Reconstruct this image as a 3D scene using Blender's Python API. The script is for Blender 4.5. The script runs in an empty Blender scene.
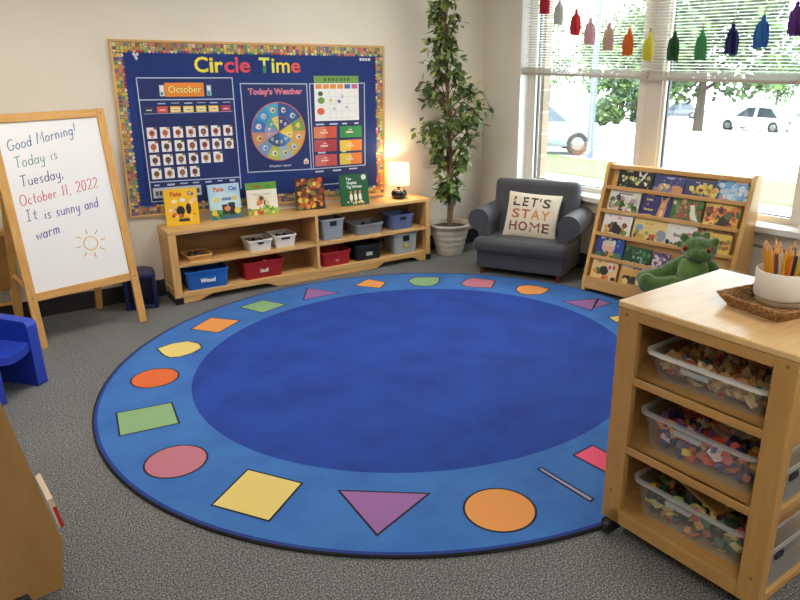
import bpy, math, random
from mathutils import Matrix, Vector
R = math.radians
PI = math.pi
scene = bpy.context.scene
COL = scene.collection

# ------------------------------------------------------------------ materials
def lin(h):
    h = h.lstrip('#')
    c = [int(h[i:i + 2], 16) / 255 for i in (0, 2, 4)]
    return tuple((x / 12.92 if x <= .04045 else ((x + .055) / 1.055) ** 2.4) for x in c) + (1.0,)

_cache = {}
def base_mat(name):
    m = bpy.data.materials.new(name)
    m.use_nodes = True
    return m, m.node_tree.nodes, m.node_tree.links, m.node_tree.nodes['Principled BSDF']

def paint(h, rough=.55, metal=0.0, spec=None, sheen=0.0):
    k = ('p', h, rough, metal, sheen)
    if k in _cache: return _cache[k]
    m, N, L, b = base_mat('paint_' + h.strip('#'))
    b.inputs['Base Color'].default_value = lin(h)
    b.inputs['Roughness'].default_value = rough
    b.inputs['Metallic'].default_value = metal
    if sheen:
        b.inputs['Sheen Weight'].default_value = sheen
    _cache[k] = m
    return m

def noisy(name, h1, h2, scale=20, rough=.7, bump=0.0, bscale=None, detail=4, stretch=(1, 1, 1), lo=.35, hi=.65, sheen=0.0):
    k = ('n', name)
    if k in _cache: return _cache[k]
    m, N, L, b = base_mat(name)
    tc = N.new('ShaderNodeTexCoord'); mp = N.new('ShaderNodeMapping'); nz = N.new('ShaderNodeTexNoise'); cr = N.new('ShaderNodeValToRGB')
    mp.inputs['Scale'].default_value = stretch
    L.new(tc.outputs['Object'], mp.inputs['Vector']); L.new(mp.outputs['Vector'], nz.inputs['Vector'])
    nz.inputs['Scale'].default_value = scale; nz.inputs['Detail'].default_value = detail
    cr.color_ramp.elements[0].position = lo; cr.color_ramp.elements[1].position = hi
    cr.color_ramp.elements[0].color = lin(h1); cr.color_ramp.elements[1].color = lin(h2)
    L.new(nz.outputs['Fac'], cr.inputs['Fac']); L.new(cr.outputs['Color'], b.inputs['Base Color'])
    b.inputs['Roughness'].default_value = rough
    if sheen: b.inputs['Sheen Weight'].default_value = sheen
    if bump:
        bp = N.new('ShaderNodeBump'); bp.inputs['Strength'].default_value = bump; bp.inputs['Distance'].default_value = .004
        n2 = N.new('ShaderNodeTexNoise'); n2.inputs['Scale'].default_value = bscale or scale; n2.inputs['Detail'].default_value = 3
        L.new(tc.outputs['Object'], n2.inputs['Vector'])
        L.new(n2.outputs['Fac'], bp.inputs['Height']); L.new(bp.outputs['Normal'], b.inputs['Normal'])
    _cache[k] = m
    return m

def wood(name, h1, h2, axis='x', rough=.38):
    s = {'x': (.9, 9, 9), 'y': (9, .9, 9), 'z': (9, 9, .9)}[axis]
    return noisy(name + '_' + axis, h1, h2, scale=5, rough=rough, stretch=s, detail=5, lo=.3, hi=.75, bump=.03, bscale=60)

def clear(name, h, alpha, rough=.15):
    k = ('c', name)
    if k in _cache: return _cache[k]
    m, N, L, b = base_mat(name)
    b.inputs['Base Color'].default_value = lin(h)
    b.inputs['Alpha'].default_value = alpha
    b.inputs['Roughness'].default_value = rough
    _cache[k] = m
    return m

def window_glass():
    k = 'glass'
    if k in _cache: return _cache[k]
    m, N, L, b = base_mat('window_glass')
    N.remove(b)
    t = N.new('ShaderNodeBsdfTransparent'); g = N.new('ShaderNodeBsdfGlossy'); mx = N.new('ShaderNodeMixShader')
    t.inputs['Color'].default_value = (.96, .98, .97, 1)
    g.inputs['Roughness'].default_value = .02
    mx.inputs['Fac'].default_value = .05
    L.new(t.outputs[0], mx.inputs[1]); L.new(g.outputs[0], mx.inputs[2])
    L.new(mx.outputs[0], N['Material Output'].inputs['Surface'])
    _cache[k] = m
    return m

def glow(name, h, strength, base='#ffffff'):
    k = ('g', name)
    if k in _cache: return _cache[k]
    m, N, L, b = base_mat(name)
    b.inputs['Base Color'].default_value = lin(base)
    b.inputs['Emission Color'].default_value = lin(h)
    b.inputs['Emission Strength'].default_value = strength
    _cache[k] = m
    return m

# ------------------------------------------------------------------ mesh building
class MB:
    def __init__(self):
        self.v = []; self.f = []; self.m = []; self.s = []; self.M = Matrix.Identity(4)
    def add(self, verts, faces, m=0, smooth=False):
        o = len(self.v)
        self.v += [tuple(self.M @ Vector(p)) for p in verts]
        for f in faces:
            self.f.append([o + i for i in f]); self.m.append(m); self.s.append(smooth)
    def box(self, x0, x1, y0, y1, z0, z1, m=0):
        v = [(x, y, z) for z in (z0, z1) for y in (y0, y1) for x in (x0, x1)]
        self.add(v, [(0, 2, 3, 1), (4, 5, 7, 6), (0, 1, 5, 4), (2, 6, 7, 3), (0, 4, 6, 2), (1, 3, 7, 5)], m)
    def poly(self, pts, m=0):
        self.add(pts, [list(range(len(pts)))], m)
    def loft(self, loops, m=0, cap0=True, cap1=True, smooth=True, closed=True):
        n = len(loops[0]); v = [p for l in loops for p in l]; f = []
        for i in range(len(loops) - 1):
            for j in range(n if closed else n - 1):
                k = (j + 1) % n
                f.append((i * n + j, i * n + k, (i + 1) * n + k, (i + 1) * n + j))
        self.add(v, f, m, smooth)
        if cap0: self.add(loops[0], [list(range(n))[::-1]], m)
        if cap1: self.add(loops[-1], [list(range(n))], m)
    def lathe(self, prof, c=(0, 0, 0), n=24, m=0, cap0=True, cap1=True, smooth=True):
        self.loft([[(c[0] + r * math.cos(2 * PI * j / n), c[1] + r * math.sin(2 * PI * j / n), c[2] + z) for j in range(n)] for r, z in prof], m, cap0, cap1, smooth)
    def tube(self, path, r, n=8, m=0, smooth=True):
        P = [Vector(p) for p in path]; loops = []
        rr = r if isinstance(r, (list, tuple)) else [r] * len(P)
        prev = None
        for i, p in enumerate(P):
            d = (P[min(i + 1, len(P) - 1)] - P[max(i - 1, 0)])
            if d.length < 1e-9: d = Vector((0, 0, 1))
            d.normalize()
            if prev is None:
                a = Vector((0, 0, 1)) if abs(d.z) < .9 else Vector((1, 0, 0))
                u = d.cross(a).normalized()
            else:
                u = (prev - d * prev.dot(d))
                u = u.normalized() if u.length > 1e-6 else d.orthogonal().normalized()
            w = d.cross(u); prev = u
            loops.append([tuple(p + (u * math.cos(2 * PI * j / n) + w * math.sin(2 * PI * j / n)) * rr[i]) for j in range(n)])
        self.loft(loops, m, True, True, smooth)
    def ball(self, c, rx, ry=None, rz=None, n=16, k=10, m=0, rot=None):
        ry = ry or rx; rz = rz or rx
        rot = rot or Matrix.Identity(3)
        loops = []
        for i in range(1, k):
            a = PI * i / k
            loops.append([tuple(Vector(c) + rot @ Vector((rx * math.sin(a) * math.cos(2 * PI * j / n), ry * math.sin(a) * math.sin(2 * PI * j / n), -rz * math.cos(a)))) for j in range(n)])
        self.loft(loops, m, True, True, True)
    def prism(self, pts, y0, y1, m=0, smooth=False):
        # outline in x,z extruded along y
        a = [(p[0], y0, p[1]) for p in pts]; b = [(p[0], y1, p[1]) for p in pts]
        self.loft([a, b], m, True, True, smooth)
    def build(self, name, mats, parent=None, bevel=0, seg=2, subsurf=0, loc=None):
        me = bpy.data.meshes.new(name)
        me.from_pydata(self.v, [], self.f)
        if not isinstance(mats, (list, tuple)): mats = [mats]
        for x in mats: me.materials.append(x)
        me.polygons.foreach_set('material_index', self.m)
        me.polygons.foreach_set('use_smooth', self.s)
        me.update()
        o = bpy.data.objects.new(name, me); COL.objects.link(o)
        if parent: o.parent = parent
        if loc: o.location = loc
        if bevel:
            b = o.modifiers.new('Bevel', 'BEVEL'); b.width = bevel; b.segments = seg; b.limit_method = 'ANGLE'; b.angle_limit = R(40)
            b.harden_normals = False
            for p in me.polygons: p.use_smooth = True
            if not hasattr(me, 'use_auto_smooth'):
                me.set_sharp_from_angle(angle=R(45))
        if subsurf:
            s = o.modifiers.new('Sub', 'SUBSURF'); s.levels = subsurf; s.render_levels = subsurf
        return o

def thing(name, label, cat, loc=(0, 0, 0), rotz=0, group=None, rot=None):
    o = bpy.data.objects.new(name, None); COL.objects.link(o)
    o.location = loc; o.rotation_euler = rot or (0, 0, rotz)
    o.empty_display_size = .1
    return tag(o, label, cat, group)
def tag(o, label, cat, group=None, kind=None):
    o['label'] = label; o['category'] = cat
    if group: o['group'] = group
    if kind: o['kind'] = kind
    return o
def struct(name, mb, mats, parent=None, **k):
    o = mb.build(name, mats, parent, **k)
    o['kind'] = 'structure'
    return o
def copy_tree(o, parent=None):
    c = o.copy(); COL.objects.link(c); c.parent = parent
    for ch in list(o.children): copy_tree(ch, c)
    return c

_txt = {}
def glyphs(s, offset=0.0, align='CENTER'):
    k = (s, offset, align)
    if k in _txt: return _txt[k]
    cu = bpy.data.curves.new('lettering', 'FONT'); cu.body = s; cu.size = 1; cu.align_x = align; cu.offset = offset; cu.resolution_u = 3
    ob = bpy.data.objects.new('lettering', cu); COL.objects.link(ob)
    dg = bpy.context.evaluated_depsgraph_get(); dg.update()
    me = bpy.data.meshes.new_from_object(ob.evaluated_get(dg))
    v = [(p.co.x, p.co.y) for p in me.vertices]; f = [list(p.vertices) for p in me.polygons]
    bpy.data.objects.remove(ob); bpy.data.curves.remove(cu); bpy.data.meshes.remove(me)
    _txt[k] = (v, f)
    return v, f
def text(mb, s, x, z, size, y, m=0, offset=0.0, align='CENTER', box=None, shear=0.0):
    """lettering lying in the local x-z plane, facing -y"""
    v, f = glyphs(s, offset, align)
    if box:
        xs = [p[0] for p in v]; zs = [p[1] for p in v]
        x0, x1, z0, z1 = box
        sx = (x1 - x0) / (max(xs) - min(xs)); sz = (z1 - z0) / (max(zs) - min(zs))
        vv = [(x0 + (a - min(xs)) * sx, y, z0 + (b - min(zs)) * sz) for a, b in v]
    else:
        vv = [(x + (a + shear * b) * size, y, z + b * size) for a, b in v]
    mb.add(vv, f, m)

def rrect(w, d, r, n=4, cx=0, cy=0):
    pts = []
    for (sx, sy, a0) in ((1, 1, 0), (-1, 1, 90), (-1, -1, 180), (1, -1, 270)):
        for i in range(n + 1):
            a = R(a0 + 90 * i / n)
            pts.append((cx + sx * (w / 2 - r) + r * math.cos(a), cy + sy * (d / 2 - r) + r * math.sin(a)))
    return pts
def at_z(p, z): return [(a, b, z) for a, b in p]

# ------------------------------------------------------------------ camera
pitch, roll, yaw = R(18.83233), R(-1.2), R(30.49715)
fw = Vector((math.sin(yaw) * math.cos(pitch), math.cos(yaw) * math.cos(pitch), -math.sin(pitch)))
rt = Vector((math.cos(yaw), -math.sin(yaw), 0)); up = rt.cross(fw)
r2 = math.cos(roll) * rt + math.sin(roll) * up; u2 = -math.sin(roll) * rt + math.cos(roll) * up
cam = bpy.data.cameras.new('Camera'); camo = bpy.data.objects.new('Camera', cam); COL.objects.link(camo)
mw = Matrix((r2, u2, -fw)).transposed().to_4x4(); mw.translation = (0, 0, 1.75)
camo.matrix_world = mw
cam.sensor_width = 36; cam.lens = 36 * 690 / 800; cam.clip_start = .05; cam.clip_end = 300
scene.camera = camo
vs = scene.view_settings
vs.view_transform = 'Standard'; vs.look = 'None'; vs.gamma = 1; vs.use_curve_mapping = False
EXPOSURE = 0.32
vs.exposure = EXPOSURE

# ------------------------------------------------------------------ palette of materials
WALL = noisy('wall_paint', '#e0d7c7', '#e3dacb', scale=3, rough=.75, bump=.04, bscale=160)
CEIL = paint('#e6e3dc', .9)
WHITE = paint('#e9e7e2', .45)
CREAM = paint('#d9cfbd', .5)
BLACK = paint('#141416', .45)
DARK = paint('#2a2b2f', .6)
OAKX = wood('maple', '#c99a5e', '#dcb378', 'x'); OAKY = wood('maple', '#c99a5e', '#dcb378', 'y'); OAKZ = wood('maple', '#c99a5e', '#dcb378', 'z')
PINEX = wood('pine', '#c6924f', '#dbac69', 'x'); PINEZ = wood('pine', '#c6924f', '#dbac69', 'z'); PINEY = wood('pine', '#c6924f', '#dbac69', 'y')
BIRX = wood('birch', '#cd9c5a', '#dbae6e', 'x', .32); BIRY = wood('birch', '#cd9c5a', '#dbae6e', 'y', .32); BIRZ = wood('birch', '#cd9c5a', '#dbae6e', 'z', .32)
CARX = wood('cart_birch', '#b0854a', '#bf9456', 'x', .35); CARY = wood('cart_birch', '#b0854a', '#bf9456', 'y', .35); CARZ = wood('cart_birch', '#b0854a', '#bf9456', 'z', .35)
BROWN = noisy('brown_panel', '#8a6030', '#96692f', scale=6, rough=.5)
PALETTE = ['#d8432f', '#e98b2a', '#f0c93a', '#6fae45', '#2f8f86', '#3a6fc0', '#7a4a9c', '#d9708f', '#e9dfc5', '#8c5a35']

# ------------------------------------------------------------------ room
XL, YF, ZC = -1.7, -2.2, 2.78
C0 = Vector((4.30, 5.62, 0)); WROT = math.atan2(-1, .082)      # window wall frame: local x along the wall, local y outwards
WLEN = 7.9
wx = Vector((math.cos(WROT), math.sin(WROT), 0)); wy = Vector((-math.sin(WROT), math.cos(WROT), 0))
pC = C0 + wx * WLEN

def carpet():
    m, N, L, b = base_mat('carpet')
    tc = N.new('ShaderNodeTexCoord')
    n1 = N.new('ShaderNodeTexNoise'); n1.inputs['Scale'].default_value = 150; n1.inputs['Detail'].default_value = 8; n1.inputs['Roughness'].default_value = .75
    n2 = N.new('ShaderNodeTexVoronoi'); n2.inputs['Scale'].default_value = 260
    n3 = N.new('ShaderNodeTexNoise'); n3.inputs['Scale'].default_value = 2.2; n3.inputs['Detail'].default_value = 3
    for n in (n1, n2, n3): L.new(tc.outputs['Object'], n.inputs['Vector'])
    cr = N.new('ShaderNodeValToRGB'); e = cr.color_ramp.elements
    e[0].position = .41; e[0].color = lin('#252729'); e[1].position = .61; e[1].color = lin('#a5a49e')
    x = cr.color_ramp.elements.new(.5); x.color = lin('#5c5f61')
    mx = N.new('ShaderNodeMix'); mx.data_type = 'RGBA'; mx.blend_type = 'MULTIPLY'; mx.inputs['Factor'].default_value = .35
    L.new(n1.outputs['Fac'], cr.inputs['Fac']); L.new(cr.outputs['Color'], mx.inputs['A'])
    L.new(n2.outputs['Color'], mx.inputs['B'])
    hs = N.new('ShaderNodeHueSaturation'); hs.inputs['Saturation'].default_value = .22
    L.new(mx.outputs['Result'], hs.inputs['Color'])
    m2 = N.new('ShaderNodeMapRange'); m2.inputs['To Min'].default_value = 1.0; m2.inputs['To Max'].default_value = 1.35
    L.new(n3.outputs['Fac'], m2.inputs['Value']); L.new(m2.outputs['Result'], hs.inputs['Value'])
    L.new(hs.outputs['Color'], b.inputs['Base Color'])
    b.inputs['Roughness'].default_value = .95
    bp = N.new('ShaderNodeBump'); bp.inputs['Strength'].default_value = .7; bp.inputs['Distance'].default_value = .004
    L.new(n1.outputs['Fac'], bp.inputs['Height']); L.new(bp.outputs['Normal'], b.inputs['Normal'])
    return m
q = MB(); q.add([(XL - .1, YF - .1, 0), (pC.x + .1, YF - .1, 0), (pC.x + .1, pC.y, 0), (C0.x + .02, 5.72, 0), (XL - .1, 5.72, 0),
                 (XL - .1, YF - .1, -.1), (pC.x + .1, YF - .1, -.1), (pC.x + .1, pC.y, -.1), (C0.x + .02, 5.72, -.1), (XL - .1, 5.72, -.1)],
                [(0, 1, 2, 3, 4), (9, 8, 7, 6, 5), (0, 5, 6, 1), (1, 6, 7, 2), (2, 7, 8, 3), (3, 8, 9, 4), (4, 9, 5, 0)])
struct('floor', q, carpet())
q = MB(); q.box(XL - .1, pC.x + .2, YF - .1, 5.8, ZC, ZC + .1); struct('ceiling', q, CEIL)
q = MB(); q.box(XL - .1, C0.x + .15, 5.62, 5.74, 0, ZC); struct('wall_back', q, WALL)
q = MB(); q.box(XL - .12, XL, YF - .1, 5.74, 0, ZC); struct('wall_left', q, WALL)
q = MB(); q.box(XL - .1, pC.x + .2, YF - .12, YF, 0, ZC); struct('wall_front', q, WALL)
q = MB(); q.box(XL, 4.295, 5.605, 5.62, 0, .135); struct('baseboard_back', q, DARK)

wroot = bpy.data.objects.new('wall_right', None); COL.objects.link(wroot); wroot.location = C0; wroot.rotation_euler = (0, 0, WROT); wroot['kind'] = 'structure'
S0, S1, S2, S3 = .49, 1.78, 1.925, 3.14                     # window openings along the wall
ZB, ZT = .655, 2.52
q = MB()
q.box(-.02, S0, 0, .22, 0, ZC); q.box(S3, WLEN, 0, .22, 0, ZC); q.box(S0, S3, 0, .22, 0, .61); q.box(S0, S3, 0, .22, ZT, ZC)
struct('wall_window_side', q, WALL, wroot)
q = MB(); q.box(0, WLEN, -.013, 0, 0, .135); struct('baseboard_right', q, DARK, wroot)
q = MB(); q.box(S0 - .0, S0 + .012, .0, .1, .66, ZT); q.box(S3 - .012, S3, 0, .1, .66, ZT); q.box(S0, S3, 0, .1, ZT - .012, ZT)
struct('trim_reveal', q, paint('#e4e4e2', .5), wroot)
q = MB(); q.box(S0 - .05, S3 + .06, -.085, .12, .612, .658); struct('trim_sill', q, paint('#dcdad4', .35), wroot, bevel=.008)
q = MB(); q.box(S0 + .2, S3, -.012, 0, .492, .512); struct('trim_rail', q, paint('#8d877c', .5), wroot)
q = MB(); q.box(S1 - .005, S2 + .005, .085, .2, .655, ZT); struct('trim_mullion', q, paint('#cdc3b4', .5), wroot, bevel=.004)
FR = paint('#d6cec2', .45); GASK = paint('#3c4654', .5)
for i, (a, b) in enumerate(((S0, S1), (S2, S3))):
    w = bpy.data.objects.new('window_%d' % (i + 1), None); COL.objects.link(w); w.parent = wroot; w['kind'] = 'structure'
    fa = .105; fb = .07
    ga = a + (.108 if i == 0 else .028); gb = b - (.07 if i == 0 else .125)
    q = MB()
    q.box(a, ga, .1, .17, ZB, ZT); q.box(gb, b, .1, .17, ZB, ZT); q.box(ga, gb, .1, .17, ZB, .70); q.box(ga, gb, .1, .17, ZT - .06, ZT)
    struct('window_frame', q, FR, w, bevel=.004)
    q = MB()
    q.box(ga, ga + .012, .128, .15, .70, ZT - .06); q.box(gb - .006, gb, .128, .15, .70, ZT - .06); q.box(ga, gb, .128, .15, .70, .706)
    struct('window_gasket', q, GASK, w)
    q = MB(); q.box(ga, gb, .138, .144, .70, ZT - .06); struct('window_pane', q, window_glass(), w)
# exterior masonry reveal seen through the first pane
def bricks():
    m, N, L, b = base_mat('brick')
    tc = N.new('ShaderNodeTexCoord'); mp = N.new('ShaderNodeMapping'); br = N.new('ShaderNodeTexBrick')
    mp.inputs['Rotation'].default_value = (R(90), 0, R(90))
    L.new(tc.outputs['Object'], mp.inputs['Vector']); L.new(mp.outputs['Vector'], br.inputs['Vector'])
    br.inputs['Color1'].default_value = lin('#9c8b78'); br.inputs['Color2'].default_value = lin('#8c7d6d'); br.inputs['Mortar'].default_value = lin('#b3aca0')
    br.inputs['Scale'].default_value = 1; br.inputs['Brick Width'].default_value = .2; br.inputs['Row Height'].default_value = .07; br.inputs['Mortar Size'].default_value = .008
    L.new(br.outputs['Color'], b.inputs['Base Color']); b.inputs['Roughness'].default_value = .9
    return m
q = MB(); q.box(-.3, S0 + .10, .22, .30, -.4, ZC); struct('wall_brick_outside', q, bricks(), wroot)

# ------------------------------------------------------------------ window blinds and tassels
SLAT, _N, _L, _b = base_mat('blind_slat')
_b.inputs['Base Color'].default_value = lin('#f4f4f2')
_t = _N.new('ShaderNodeBsdfTranslucent'); _t.inputs['Color'].default_value = lin('#f2f2ee'); _x = _N.new('ShaderNodeMixShader'); _x.inputs['Fac'].default_value = .45
_L.new(_b.outputs[0], _x.inputs[1]); _L.new(_t.outputs[0], _x.inputs[2]); _L.new(_x.outputs[0], _N['Material Output'].inputs['Surface'])
RAILM = paint('#d2c9bc', .5)
def blind(label, a, b, zb, tilt):
    t = thing('window_blind', label, 'blind', C0, WROT, 'white slatted blinds half raised over the windows')
    q = MB(); q.box(a, b, .015, .065, ZT - .055, ZT - .014); q.build('headrail', WHITE, t)
    q = MB(); n = 30
    z = zb + .075
    while z < ZT - .07:
        p = []
        for k in range(5):
            y = .028 + .024 * k / 4; c = .002 * (1 - ((k - 2) / 2) ** 2)
            p.append((y, z + c - (k - 2) * .0012))
        lo = [[(x, y, zz + tilt * (x - a)) for y, zz in p] + [(x, y, zz - .0008 + tilt * (x - a)) for y, zz in p[::-1]] for x in (a + .008, b - .008)]
        q.loft(lo, 0, True, True, False)
        z += .0215
    q.build('slats', SLAT, t)
    q = MB()
    for k in range(10):                                     # the slats gathered at the bottom
        z = zb + .024 + k * .0042
        q.add([(x, y, zz + tilt * (x - a)) for x in (a + .006, b - .006) for y in (.022, .056) for zz in (z, z + .0022)],
              [(0, 1, 3, 2), (4, 6, 7, 5), (0, 4, 5, 1), (2, 3, 7, 6), (1, 5, 7, 3), (0, 2, 6, 4)], 0)
    q.build('gathered_slats', RAILM, t)
    q = MB()
    q.add([(x, y, zz + tilt * (x - a)) for x in (a + .004, b - .004) for y in (.02, .058) for zz in (zb, zb + .022)],
          [(0, 1, 3, 2), (4, 6, 7, 5), (0, 4, 5, 1), (2, 3, 7, 6), (1, 5, 7, 3), (0, 2, 6, 4)], 0)
    q.build('bottom_rail', paint('#b7ab9c', .5), t, bevel=.003)
    for f in (.12, .5, .88):
        x = a + (b - a) * f
        q = MB(); q.tube([(x, .019, zb + .03 + tilt * (x - a)), (x, .019, ZT - .06)], .0014, 5); q.build('cord', WHITE, t)
        q = MB(); q.box(x - .006, x + .006, .0165, .0195, zb - .001 + tilt * (x - a), zb + .06 + tilt * (x - a)); q.build('clip', paint('#c7bfb4', .4), t)
blind('white slatted blind half raised over the window behind the armchair', S0 + .014, 1.834, 1.64, -.027)
blind('white slatted blind half raised over the wider window behind the bookshelf', 1.842, S3 - .014, 1.60, -.02)

TS = [(.808, 2.134, '#d0243a', 'crimson red', 'hanging first from the corner'), (.972, 2.038, '#d9d8cf', 'off-white', 'between the two red ones'), (1.157, 1.944, '#e03038', 'bright red', 'between the white and the pink'),
      (1.308, 1.870, '#e3b3bd', 'light pink', 'beside the bright red one'), (1.497, 1.819, '#dcbcae', 'pale peach', 'between pink and orange'), (1.690, 1.771, '#ef7a1c', 'orange', 'between peach and yellow'),
      (1.874, 1.732, '#ede04a', 'yellow', 'in front of the window mullion'), (2.082, 1.729, '#1f5f2c', 'dark green', 'beside the yellow one'), (2.299, 1.732, '#53b06a', 'light green', 'between dark green and navy'),
      (2.518, 1.755, '#172a6b', 'navy blue', 'between light green and sky blue'), (2.718, 1.794, '#3a86cf', 'sky blue', 'between navy and purple'), (2.919, 1.859, '#7a3ba0', 'purple', 'at the far end of the string')]
YT = -.045
pts = [(.52, YT, 2.50)] + [(s, YT, z + .23 + .005 * s) for s, z, *_ in TS] + [(3.25, YT, 2.27)]
q = MB(); q.tube(pts, .0016, 5)
st = q.build('garland_string', paint('#d8cfc0', .8)); st.location = C0; st.rotation_euler = (0, 0, WROT)
tag(st, 'thin cream string of the tassel garland across the window blinds', 'garland string')
random.seed(3)
for s, z, h, cn, where in TS:
    z += .095 + .005 * s; p = C0 + wx * s + wy * YT; p.z = z
    t = thing('tassel', '%s yarn tassel %s on the garland' % (cn, where), 'tassel', p, WROT, 'coloured tassels on the window garland')
    m = noisy('yarn_' + h.strip('#'), h, h, scale=90, rough=.95, bump=.8, bscale=220, sheen=.4)
    q = MB()
    for k in range(34):
        a = random.random() * 2 * PI; r = .042 * math.sqrt(random.random()) + .002; l = -.085 - random.random() * .018
        q.tube([(0, 0, .075), (r * .75 * math.cos(a), r * .75 * math.sin(a), .045), (r * math.cos(a), r * math.sin(a), -.02), (r * .95 * math.cos(a + .2), r * .95 * math.sin(a + .2), l)], [.003, .006, .0062, .004], 5)
    q.lathe([(.002, .085), (.013, .075), (.027, .05), (.036, 0), (.038, -.05), (.033, -.085)], n=14)
    
    if not m.get('lit'):
        m['lit'] = 1; N = m.node_tree.nodes; L = m.node_tree.links; b = N['Principled BSDF']
        tl = N.new('ShaderNodeBsdfTranslucent'); tl.inputs['Color'].default_value = lin(h); mx = N.new('ShaderNodeMixShader'); mx.inputs['Fac'].default_value = .4
        L.new(b.outputs[0], mx.inputs[1]); L.new(tl.outputs[0], mx.inputs[2]); L.new(mx.outputs[0], N['Material Output'].inputs['Surface'])
    q.build('skirt', m, t)
    q = MB(); q.ball((0, 0, .088), .014, .014, .017, n=12, k=8); q.lathe([(.0135, .068), (.016, .072), (.0135, .077)], n=12); q.build('head', m, t)
    q = MB(); q.tube([(0, 0, .1), (.004, 0, .118), (0, 0, .136), (-.004, 0, .118), (0, 0, .1)], .0022, 5); q.build('loop', paint('#9a6b4a', .8), t)

# ------------------------------------------------------------------ rug
RC = (2.101, 3.378)
def ell(cx, cy, a, b, n=96, rot=R(11)):
    out = []
    for i in range(n):
        t = 2 * PI * i / n
        x = a * math.cos(t); y = b * math.sin(t)
        out.append((cx + x * math.cos(rot) - y * math.sin(rot), cy + x * math.sin(rot) + y * math.cos(rot)))
    return out
BIG = (1.886, 1.822); INN = (1.388, 1.298)
def rugmat(name, h1, h2):
    return noisy(name, h1, h2, scale=3.5, rough=.92, bump=.35, bscale=330, detail=8, lo=.3, hi=.7)
RINGM = rugmat('rug_light_blue', '#2c61a8', '#3a73b8'); INM = rugmat('rug_dark_blue', '#0a2f84', '#1442a0'); BINDM = rugmat('rug_navy', '#10307c', '#153a88')
SH = {k: rugmat('rug_' + k, v, v) for k, v in dict(orange='#de934e', deep='#d4632e', yellow='#dcc472', green='#84a877', pink='#b8707f', purple='#94629a', red='#e85678', lilac='#9c93b4').items()}
shapes = [
 ('orange', [(1.223, 4.826), (1.382, 4.648), (1.179, 4.498), (1.036, 4.673)]),
 ('yellow', [(0.751, 4.438), (0.856, 4.472), (0.958, 4.456), (1.009, 4.37), (1.004, 4.289), (0.926, 4.233), (0.845, 4.218), (0.788, 4.239), (0.764, 4.301)]),
 ('green', [(0.363, 3.632), (0.642, 3.593), (0.618, 3.337), (0.334, 3.367)]),
 ('yellow', [(0.777, 2.719), (0.942, 2.486), (0.724, 2.312), (0.559, 2.542)]),
 ('purple', [(1.058, 2.345), (1.369, 2.12), (1.052, 2.0)]),
 ('lilac', [(1.89, 2.011), (1.908, 2.011), (1.93, 1.719), (1.908, 1.714)]),
 ('red', [(2.107, 2.011), (2.244, 2.026), (2.257, 1.795), (2.131, 1.79)]),
 ('green', [(1.688, 4.995), (1.797, 4.793), (1.584, 4.713), (1.48, 4.935)]),
 ('purple', [(2.106, 5.082), (2.273, 4.82), (1.959, 4.822)]),
 ('orange', [(2.642, 5.02), (2.719, 4.849), (2.604, 4.741), (2.466, 4.921)]),
 ('green', [(2.895, 4.776), (2.976, 4.825), (3.01, 4.83), (3.173, 4.718), (3.131, 4.648), (3.073, 4.585), (2.994, 4.556), (2.942, 4.568), (2.878, 4.652)]),
 ('pink', [(3.22, 4.461), (3.334, 4.536), (3.402, 4.532), (3.509, 4.374), (3.362, 4.234), (3.251, 4.33), (3.214, 4.388)]),
 ('orange', [(3.494, 4.087), (3.574, 4.142), (3.648, 4.123), (3.705, 4.051), (3.719, 3.933), (3.589, 3.882), (3.5, 3.925), (3.46, 3.986)]),
 ('purple', [(3.596, 3.66), (3.856, 3.555), (3.633, 3.397)]),
 ('purple', [(3.863, 3.544), (3.859, 3.42), (3.681, 3.418)]),
 ('yellow', [(3.624, 3.224), (3.752, 3.188), (3.72, 3.086), (3.592, 3.124)]),
 ('deep', ell(.638, 3.978, .134, .134, 40)), ('pink', ell(.515, 2.974, .141, .141, 40)), ('orange', ell(1.557, 1.872, .145, .145, 40)),
 ('yellow', ell(3.62, 2.62, .13, .13, 40)), ('green', [(3.0, 2.2), (3.2, 2.3), (3.26, 2.1), (3.06, 2.02)]),
]
keys = list(SH)
q = MB()
N_ = 128
o0 = ell(*RC, BIG[0], BIG[1], N_); o1 = ell(*RC, BIG[0] - .010, BIG[1] - .010, N_); o2 = ell(*RC, BIG[0] - .026, BIG[1] - .026, N_); i0 = ell(RC[0] + .024, RC[1] + .04, INN[0], INN[1], N_)
q.loft([at_z(o0, .001), at_z(o0, .0105), at_z(o1, .0120)], 0, True, False)
q.loft([at_z(o1, .0120), at_z(o2, .0125)], 1, False, False)
q.loft([at_z(o2, .0125), at_z(i0, .0125)], 2, False, False)
q.add(at_z(i0, .0125), [list(range(N_))], 3)
def offset_poly(p, d):
    n = len(p); cx = sum(a for a, b in p) / n; cy = sum(b for a, b in p) / n
    area = sum(p[i][0] * p[(i + 1) % n][1] - p[(i + 1) % n][0] * p[i][1] for i in range(n))
    s = 1 if area > 0 else -1
    out = []
    for i in range(n):
        a, b, c = Vector(p[i - 1]), Vector(p[i]), Vector(p[(i + 1) % n])
        e1 = (b - a).normalized(); e2 = (c - b).normalized()
        n1 = Vector((e1.y, -e1.x)) * s; n2 = Vector((e2.y, -e2.x)) * s
        bi = (n1 + n2); k = max(.35, (1 + n1.dot(n2)))
        out.append(tuple(b + bi * d / k))
    return out
for c, p in shapes:
    a = sum(p[i][0] * p[(i + 1) % len(p)][1] - p[(i + 1) % len(p)][0] * p[i][1] for i in range(len(p)))
    if a < 0: p = p[::-1]
    q.poly(at_z(offset_poly(p, .007), .0131), 4)
    q.poly(at_z(offset_poly(p, -.003), .0137), 5 + keys.index(c))
rug = q.build('round_rug', [paint('#101319', .9), BINDM, RINGM, INM, paint('#15182a', .9)] + [SH[k] for k in keys])
tag(rug, 'large round blue rug with a ring of coloured shapes on grey carpet', 'rug')

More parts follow.
